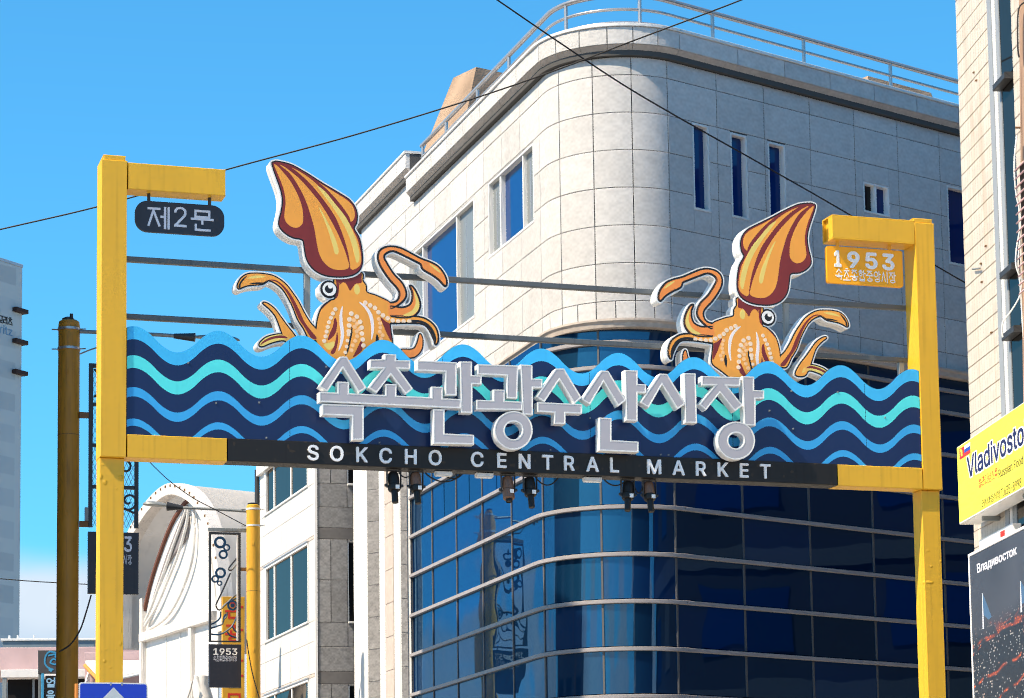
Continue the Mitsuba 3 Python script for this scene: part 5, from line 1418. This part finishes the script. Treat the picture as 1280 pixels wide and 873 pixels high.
for l in LN:
    pts = smoothline(np.array(l), 6, False)
    obj(BN2 + '__outline', tube(F2(pts), .020, 5), M_DARKMETAL if l is LN[0] or l is LN[1] else M_BANNERBLUE, smooth=40)
EY = (0.566,8.923)
obj(BN2 + '__eye', ring(F2, EY[0], EY[1], .125, .045, -.02, .03), M_BANNERBLUE)
obj(BN2 + '__eye', slab(F2, Point(*EY).buffer(.05), -.02, .03), M_BANNERBLUE)
m = latin('1953', .3, .008)
obj(BN2 + '__numeral', put(F2, fit_u(m, .10, w2 - .09, 7.73, .05, 0, 0.162)), M_WHITE)
g = hangul('속초종합중앙시장', .12, .09, .10); b = g.bounds
g = affinity.translate(affinity.scale(affinity.translate(g, -b[0], -b[1]), (w2 - .2) / (b[2] - b[0]), 1.1, origin=(0, 0)), .10, 7.577)
obj(BN2 + '__lettering', slab(F2, g, .049, .057), M_SIGNTEXT)

# vertical yellow sign with red letters behind the second banner
VS = thing('vertical_sign', 'tall narrow mustard sign with red Korean letters behind the sunlit pole', 'sign')
F3 = Frame((-7.517,66), (0.96593,0.25882))
v0, v1 = 6.616, 9.823
vw = 0.588
obj(VS + '__board', bx(F3, 0, vw, v0, v1, -.15, .0, .01), pr('mustard_sign', (0.55, 0.30, 0.03), .5, .3))
zt = v1 - .12
for ch in '관광수산물':
    g = hangul(ch, .5, .12); b = g.bounds
    g = affinity.translate(affinity.scale(affinity.translate(g, -b[0], -b[1]), (vw * .8) / (b[2] - b[0]), .46 / (b[3] - b[1]), origin=(0, 0)), vw * .12, zt - .46)
    obj(VS + '__letter', slab(F3, g, -.003, .012), M_TEXTRED)
    zt -= .60

# ------------------------------------------------------------------ the white membrane tent
TN = thing('arcade_tent', 'white membrane tent roof over the market lane, gable end in the sun', 'tent')
FT = Frame((-15.114,104), (0.45399,-0.89101))
RIM = [(5.832,11.762),(5.906,13.665),(6.277,15.01),(6.938,16.002),(7.88,16.483),(8.991,16.899),(10.352,17.19),(11.681,17.252),(12.978,16.991),(14.243,16.521),(15.233,15.885),(16.041,15.088),(16.677,13.963),(17.068,12.8),(17.22,11.26)]
rim = smoothline(RIM, 5, False)
lineo = LineString(rim)
inner = np.array([(p[0], p[1]) for p in rim]); cm_ = np.array([rim[:, 0].mean(), rim[:, 1].min()])
inn = cm_ + (rim - cm_) * np.array([.955, .945])
outer_n = [3.0, -14.0]


def arch_shell(cur, n0, n1, thick, steps=6, sag=0.0):
    k = len(cur); V = []; Fc = []
    c0 = np.array([cur[:, 0].mean(), cur[:, 1].min()])
    for lay in (0, 1):
        cc = c0 + (cur - c0) * (1 - thick * lay)
        for t in np.linspace(0, 1, steps + 1):
            s = 1 - sag * math.sin(math.pi * t)
            q = c0 + (cc - c0) * np.array([1, s])
            V.append(np.c_[q, np.full(k, n0 + (n1 - n0) * t)])
    V = np.vstack(V); off = k * (steps + 1)
    for lay in (0, 1):
        for i in range(steps):
            for j in range(k - 1):
                a = lay * off + i * k + j
                q = [(a, a + 1, a + k + 1), (a, a + k + 1, a + k)]
                Fc += q if lay else [f[::-1] for f in q]
    for i in (0, steps):
        for j in range(k - 1):
            a = i * k + j
            Fc += [(a, a + 1, off + a + 1), (a, off + a + 1, off + a)]
    return trimesh.Trimesh(V, Fc, process=False)


obj(TN + '__membrane', put(FT, arch_shell(rim, 2.9, -15, .012, 12, .035)), M_TENT, smooth=50)
obj(TN + '__rim', put(FT, arch_shell(np.array(rim) * [1, 1] + [0, .03], 3.0, 2.55, .07, 1)), M_TENTFRAME, smooth=30)
obj(TN + '__rim_bolt', cat([bx(FT, p[0] - .05, p[0] + .05, p[1] - .11, p[1] - .03, 3.0, 3.03, 0) for p in rim[6:-8:2]]), M_RUST, kind='stuff')
for nn in (0.9, -1.8, -4.5):
    obj(TN + '__rib', put(FT, arch_shell(inn, nn + .06, nn - .06, .02, 1)), M_TENTFRAME, smooth=30)
FG = Frame((-17.252,102.91), (0.45399,-0.89101))
GAB = [(7.17,12.323),(7.536,13.138),(8.176,14.037),(9.082,14.893),(10.241,15.79),(11.205,16.278),(12.239,16.569),(12.918,16.321),(13.588,15.758),(14.248,14.741),(14.735,13.532),(15.216,11.914)]
gab = smoothline(GAB, 4, False)
gp_ = Polygon(np.r_[gab, [[gab[-1][0], 2.0], [gab[0][0], 2.0]]]).buffer(0)
obj(TN + '__gable_sheet', slab(FG, gp_, -.06, 0.0), M_CANVAS)
ed = LineString(gab[:26]).buffer(.055)
obj(TN + '__gable_edge', slab(FG, ed, .002, .12), pr('rust_red_trim', (0.13, 0.055, 0.04), .7, .2))
for i, cv in enumerate([[(12.657,16.293,0.15),(12.318,15.579,0.15),(11.459,14.666,0.15),(10.235,13.782,0.15),(9.164,13.07,0.15),(7.796,12.465,0.15)],[(13.08,16.172,0.15),(13.249,15.449,0.15),(12.998,14.32,0.15),(11.809,13.241,0.15),(10.24,12.533,0.15),(8.074,12.254,0.15)],[(12.487,16.318,0.15),(11.63,15.617,0.15),(10.584,14.78,0.15),(9.43,13.819,0.15),(8.618,13.162,0.15),(7.794,12.617,0.15)]]):
    obj(TN + '__curtain_fold', tube(FG(smoothline(np.array(cv), 6, False)), .06, 8), M_CURTAIN, smooth=40)
gr = Polygon([(12.154,16.435),(11.207,15.744),(10.067,14.885),(8.997,13.938),(8.182,13.126),(8.727,13.609),(10.157,14.575),(12.241,15.246),(12.41,15.927)]).buffer(0)
obj(TN + '__mesh_panel', slab(FG, gr, .002, .09), pr('grey_mesh', (0.20, 0.185, 0.19), .9, .1))
gb0, gb1 = (7.373,12.055), (14.842,11.95)
obj(TN + '__beam', bx(FG, gb0[0] - .1, gb1[0] + .3, gb0[1] - .17, gb0[1] + .17, .0, .22, .02), M_TENTFRAME)
obj(TN + '__column', bx(FG, gb0[0] - .1, gb0[0] + .18, 0, gb0[1] + 1.5, .0, .20, .02), M_TENTFRAME)
cx_ = 12.78
obj(TN + '__column', bx(FG, cx_ - .15, cx_ + .15, 0, gb0[1] - .171, .0, .18, .02), M_TENTFRAME)
for x in (9.839, 11.33):
    obj(TN + '__sheet_seam', bx(FG, x - .03, x + .03, 2, gb0[1] - .171, .0, .03, .005), M_CANVAS)
TP = thing('tarpaulin_bundle', 'white tarpaulin bundle hanging from a post in front of the tent', 'tarpaulin')
tb = (-8.588,70,7.588)
tp = (-8.742,70,7.987)
obj(TP + '__sheet', tube([(-8.544,70,8.139),(-8.566,70,7.852),(-8.501,70,7.543),(-8.435,70,7.146)], [.20, .24, .26, .30], 12), M_CANVAS, smooth=50)
obj(TP + '__rope', tube([(-8.758,69.6,7.951),(-8.801,69.6,7.733),(-8.91,69.6,7.428),(-9.019,69.6,7.08)], .035, 6), M_TENTFRAME, smooth=40)
obj(TP + '__post', tube([(-8.673,69.8,8.1),(-8.52,69.8,7.658),(-8.433,69.8,7.131)], .05, 8), M_ALU, smooth=40)

# ------------------------------------------------------------------ low roofs, signs and tower at the left
LB = thing('low_shop_building', 'low shop building with pink parapet and dark opening at the lower left', 'building')
FL = Frame((-23.741,118), (0.998, 0.06))
zz4 = [14.062,12.982,12.61,11.422]
obj(LB + '__parapet', bx(FL, -2.2, 6.7, zz4[1], zz4[0], -6, 0, .02), M_PINKWALL)
obj(LB + '__fascia', bx(FL, .1, 4.2, zz4[2], zz4[1] - .01, -.4, .55, .02), M_CANVAS)
obj(LB + '__wall', bx(FL, .3, 6.6, 0, zz4[1] - .02, -6, -.45, 0), M_DARKVOID)
obj(LB + '__post', cat([bx(FL, .18, .38, 0, zz4[2], .3, .5, .01), bx(FL, 1.5, 1.6, 0, zz4[2], -.1, .05, .005)]), M_STEEL)
LB2 = thing('low_shop_building', 'blue-grey block behind the pink parapet at the lower left', 'building')
zz5 = [16.199,15.389]
FL2 = Frame((-27.042,135), (0.998, 0.06))
obj(LB2 + '__wall', bx(FL2, 0, 4.852, 0, zz5[0], -8, 0, .02), M_GREYBLUE)
obj(LB2 + '__roof_edge', bx(FL2, -.1, 4.852 + .1, zz5[0], zz5[0] + .12, -8.1, .1, .02), M_ALU)
for x in (.3, .75, 1.6):
    obj(LB2 + '__vent_pipe', tube(FL2([[x, zz5[0], -.5], [x, zz5[0] + .35, -.5]]), .06, 8), M_ALU, smooth=40)
LB3 = thing('low_shop_building', 'pink-walled shop with white corrugated roof and orange trim behind the left gate post', 'building')
FL3 = Frame((-18.982,112), (0.998, 0.06))
q = [13.328,12.939,11.88,14.249]
W3 = 2.695
obj(LB3 + '__wall', bx(FL3, 0, W3, 0, q[0], -5, -1.5, .02), M_PINKWALL)
rv = FL3(np.array([[0.05, q[1], -1.4], [W3, q[1], -1.4], [W3, q[2] + .35, .9], [1.05, q[2] - .0, .9], [0.05, q[1] - .12, -1.4], [W3, q[1] - .12, -1.4], [W3, q[2] + .23, .9], [1.05, q[2] - .12, .9]]))
obj(LB3 + '__roof', trimesh.Trimesh(rv, [(0, 2, 1), (0, 3, 2), (4, 5, 6), (4, 6, 7), (0, 7, 3), (0, 4, 7), (3, 6, 2), (3, 7, 6), (0, 1, 5), (0, 5, 4), (1, 2, 6), (1, 6, 5)], process=False), M_CANVAS)
rv2 = rv.copy(); rv2[:, 2] -= .32; rv2 -= FL3.u * .02
obj(LB3 + '__trim', tube([rv2[0] + [0, 0, .1], rv2[3] + [0, 0, .1]], .085, 6), M_ORANGEPAINT)
obj(LB3 + '__gutter', tube([rv2[3] + [0, 0, .2], rv2[2] + [0, 0, .2]], .06, 6), M_ALU)
obj(LB3 + '__gable_wall', slab(Frame(FL3([[.2, 0, 0]])[0][:2], FL3.n[:2]), Polygon([(-1.4, 0), (.8, 0), (.8, q[2] - .3), (-1.4, q[1] - .35)]), -.05, 0), M_WHITE)
LB4 = thing('low_shop_building', 'blue-grey building with white roof edge between the gate post and the tent', 'building')
FL4 = Frame((-20.131,128), (0.998, 0.06))
q4 = [15.99,14.614]
obj(LB4 + '__wall', bx(FL4, 0, 2.4, 0, q4[0], -5, 0, .02), M_GREYBLUE)
obj(LB4 + '__roof_edge', bx(FL4, -.1, 2.4, q4[0], q4[0] + .16, -5, .2, .02), M_ALU)
obj(LB4 + '__pipe', tube(FL4([[.2, q4[0] - 1.1, .05], [1.6, q4[0] - .5, .05]]), .025, 6), M_STEEL)

FS = thing('fish_sign', 'dark grey signboard with a blue fish emblem and blue side strip, beside the thick pole', 'sign')
F5 = Frame((-10.807,58), (0.99, 0.14))
fs = [7.652,7.122,7.067,6.063]
fw = 0.616
obj(FS + '__head_board', bx(F5, 0, fw, fs[1], fs[0], -.12, 0, .01), pr('sign_grey', (0.085, 0.085, 0.095), .5, .3))
obj(FS + '__post', bx(F5, .01, .07, 0, fs[1] - .002, -.10, -.02, .005), M_STEEL)
obj(FS + '__blue_strip', bx(F5, .075, .14, 0, fs[1] - .002, -.09, .0, .005), M_FISHBLUE)
em = unary_union([stroke([(.42, -.02), (.26, .01), (.17, -.10), (.16, -.26), (.24, -.36), (.34, -.40)], .035, 6), stroke([(.24, -.08), (.38, -.05), (.50, -.09), (.46, -.18), (.34, -.16), (.28, -.24), (.38, -.28), (.50, -.26)], .035, 6), Polygon([(.24, -.34), (.34, -.38), (.30, -.46), (.24, -.42)]), Point(.40, -.10).buffer(.03)])
obj(FS + '__fish_emblem', slab(F5, affinity.translate(em, .0, fs[0] - .045), -.002, .012), M_FISHBLUE)
LP_ = obj(FS + '__lower_board', bx(F5, 0.169, 0.426, fs[3], fs[2], -.06, .01, .005), M_INK)
zt = fs[2] - .04
for ch in '얼음':
    g = hangul(ch, .2, .15); b = g.bounds
    g = affinity.translate(affinity.scale(affinity.translate(g, -b[0], -b[1]), .2 / (b[2] - b[0]), .23 / (b[3] - b[1]), origin=(0, 0)), 0.19, zt - .23)
    obj(LP_ + '__letter', slab(F5, g, .009, .016), pr('letter_sky_blue', (0.30, 0.55, 0.80), .5, .3) if ch == '얼' else 'mat_letter_sky_blue')
    zt -= .29

RS = thing('road_sign', 'blue road sign with a grey upward point at the foot of the left gate post', 'road sign')
F6 = Frame((-3.234,19), (0.95339,0.30174))
r6 = [3.339,3.056]
w6 = 0.516
obj(RS + '__back', slab(F6, rrect(0, w6, r6[0] - .55, r6[0], .02), -.012, -.002), M_ALU)
obj(RS + '__face', slab(F6, rrect(.010, w6 - .010, r6[0] - .54, r6[0] - .010, .016), -.003, .002), M_ROADBLUE)
apx = 0.259
obj(RS + '__arrow', slab(F6, Polygon([(apx, r6[0] - .035), (apx + .13, r6[0] - .17), (apx + .04, r6[0] - .17), (apx + .04, r6[0] - .45), (apx - .04, r6[0] - .45), (apx - .04, r6[0] - .17), (apx - .13, r6[0] - .17)]), .0015, .004), M_ROADGREY)
obj(RS + '__post', tube(F6([[w6 / 2, 0, -.06], [w6 / 2, r6[0] - .05, -.06]]), .03, 10), M_STEEL, smooth=40)
for u in (w6 * .46, w6 * .62):
    obj(RS + '__clip', bx(F6, u - .006, u + .006, r6[0] - .022, r6[0] + .004, -.006, .006, .001), M_CHROME)
obj(RS + '__side_plate', bx(F6, -.026, -.006, r6[0] - .5, r6[0] - .012, -.03, -.004, .003), M_ORANGEPAINT)

HR = thing('high_rise_tower', 'distant blue-grey high-rise at the left edge with lettering near its top', 'tower')
FH = Frame((-38.735,200), (0.5,0.86603))
hz = 53.221
obj(HR + '__wall', bx(FH, -14, 0, 0, hz, -14, 0, .02), M_TOWER)
obj(HR + '__roof_edge', bx(FH, -14.05, .05, hz, hz + .25, -14.05, .05, .02), M_GREYALU)
for y in [49.597,47.07,44.582]:
    obj(HR + '__ledge', bx(FH, -1.15, .28, y - .16, y + .16, -.8, .45, .02), M_LEDGE)
g = hangul('모리츠', 1.05, .12, .08); b = g.bounds
ue = -1.143
uw = 1.077 / 2
g = affinity.translate(affinity.scale(affinity.translate(g, -b[2], -b[1]), uw * 3.1 / (b[2] - b[0]), 0.644 / (b[3] - b[1]), origin=(0, 0)), ue, 48.232)
obj(HR + '__lettering', slab(FH, g, -.005, .06), M_INK)
m = latin('Moritz', 1, .05, False)
iw = 1.356
obj(HR + '__lettering', put(FH, fit_u(m, ue - iw * 2.3, ue, 47.393, -.005, 0, 0.708)), pr('letter_steel_blue', (0.10, 0.22, 0.36), .5, .3))

scene['labels_done'] = None
del scene['labels_done']
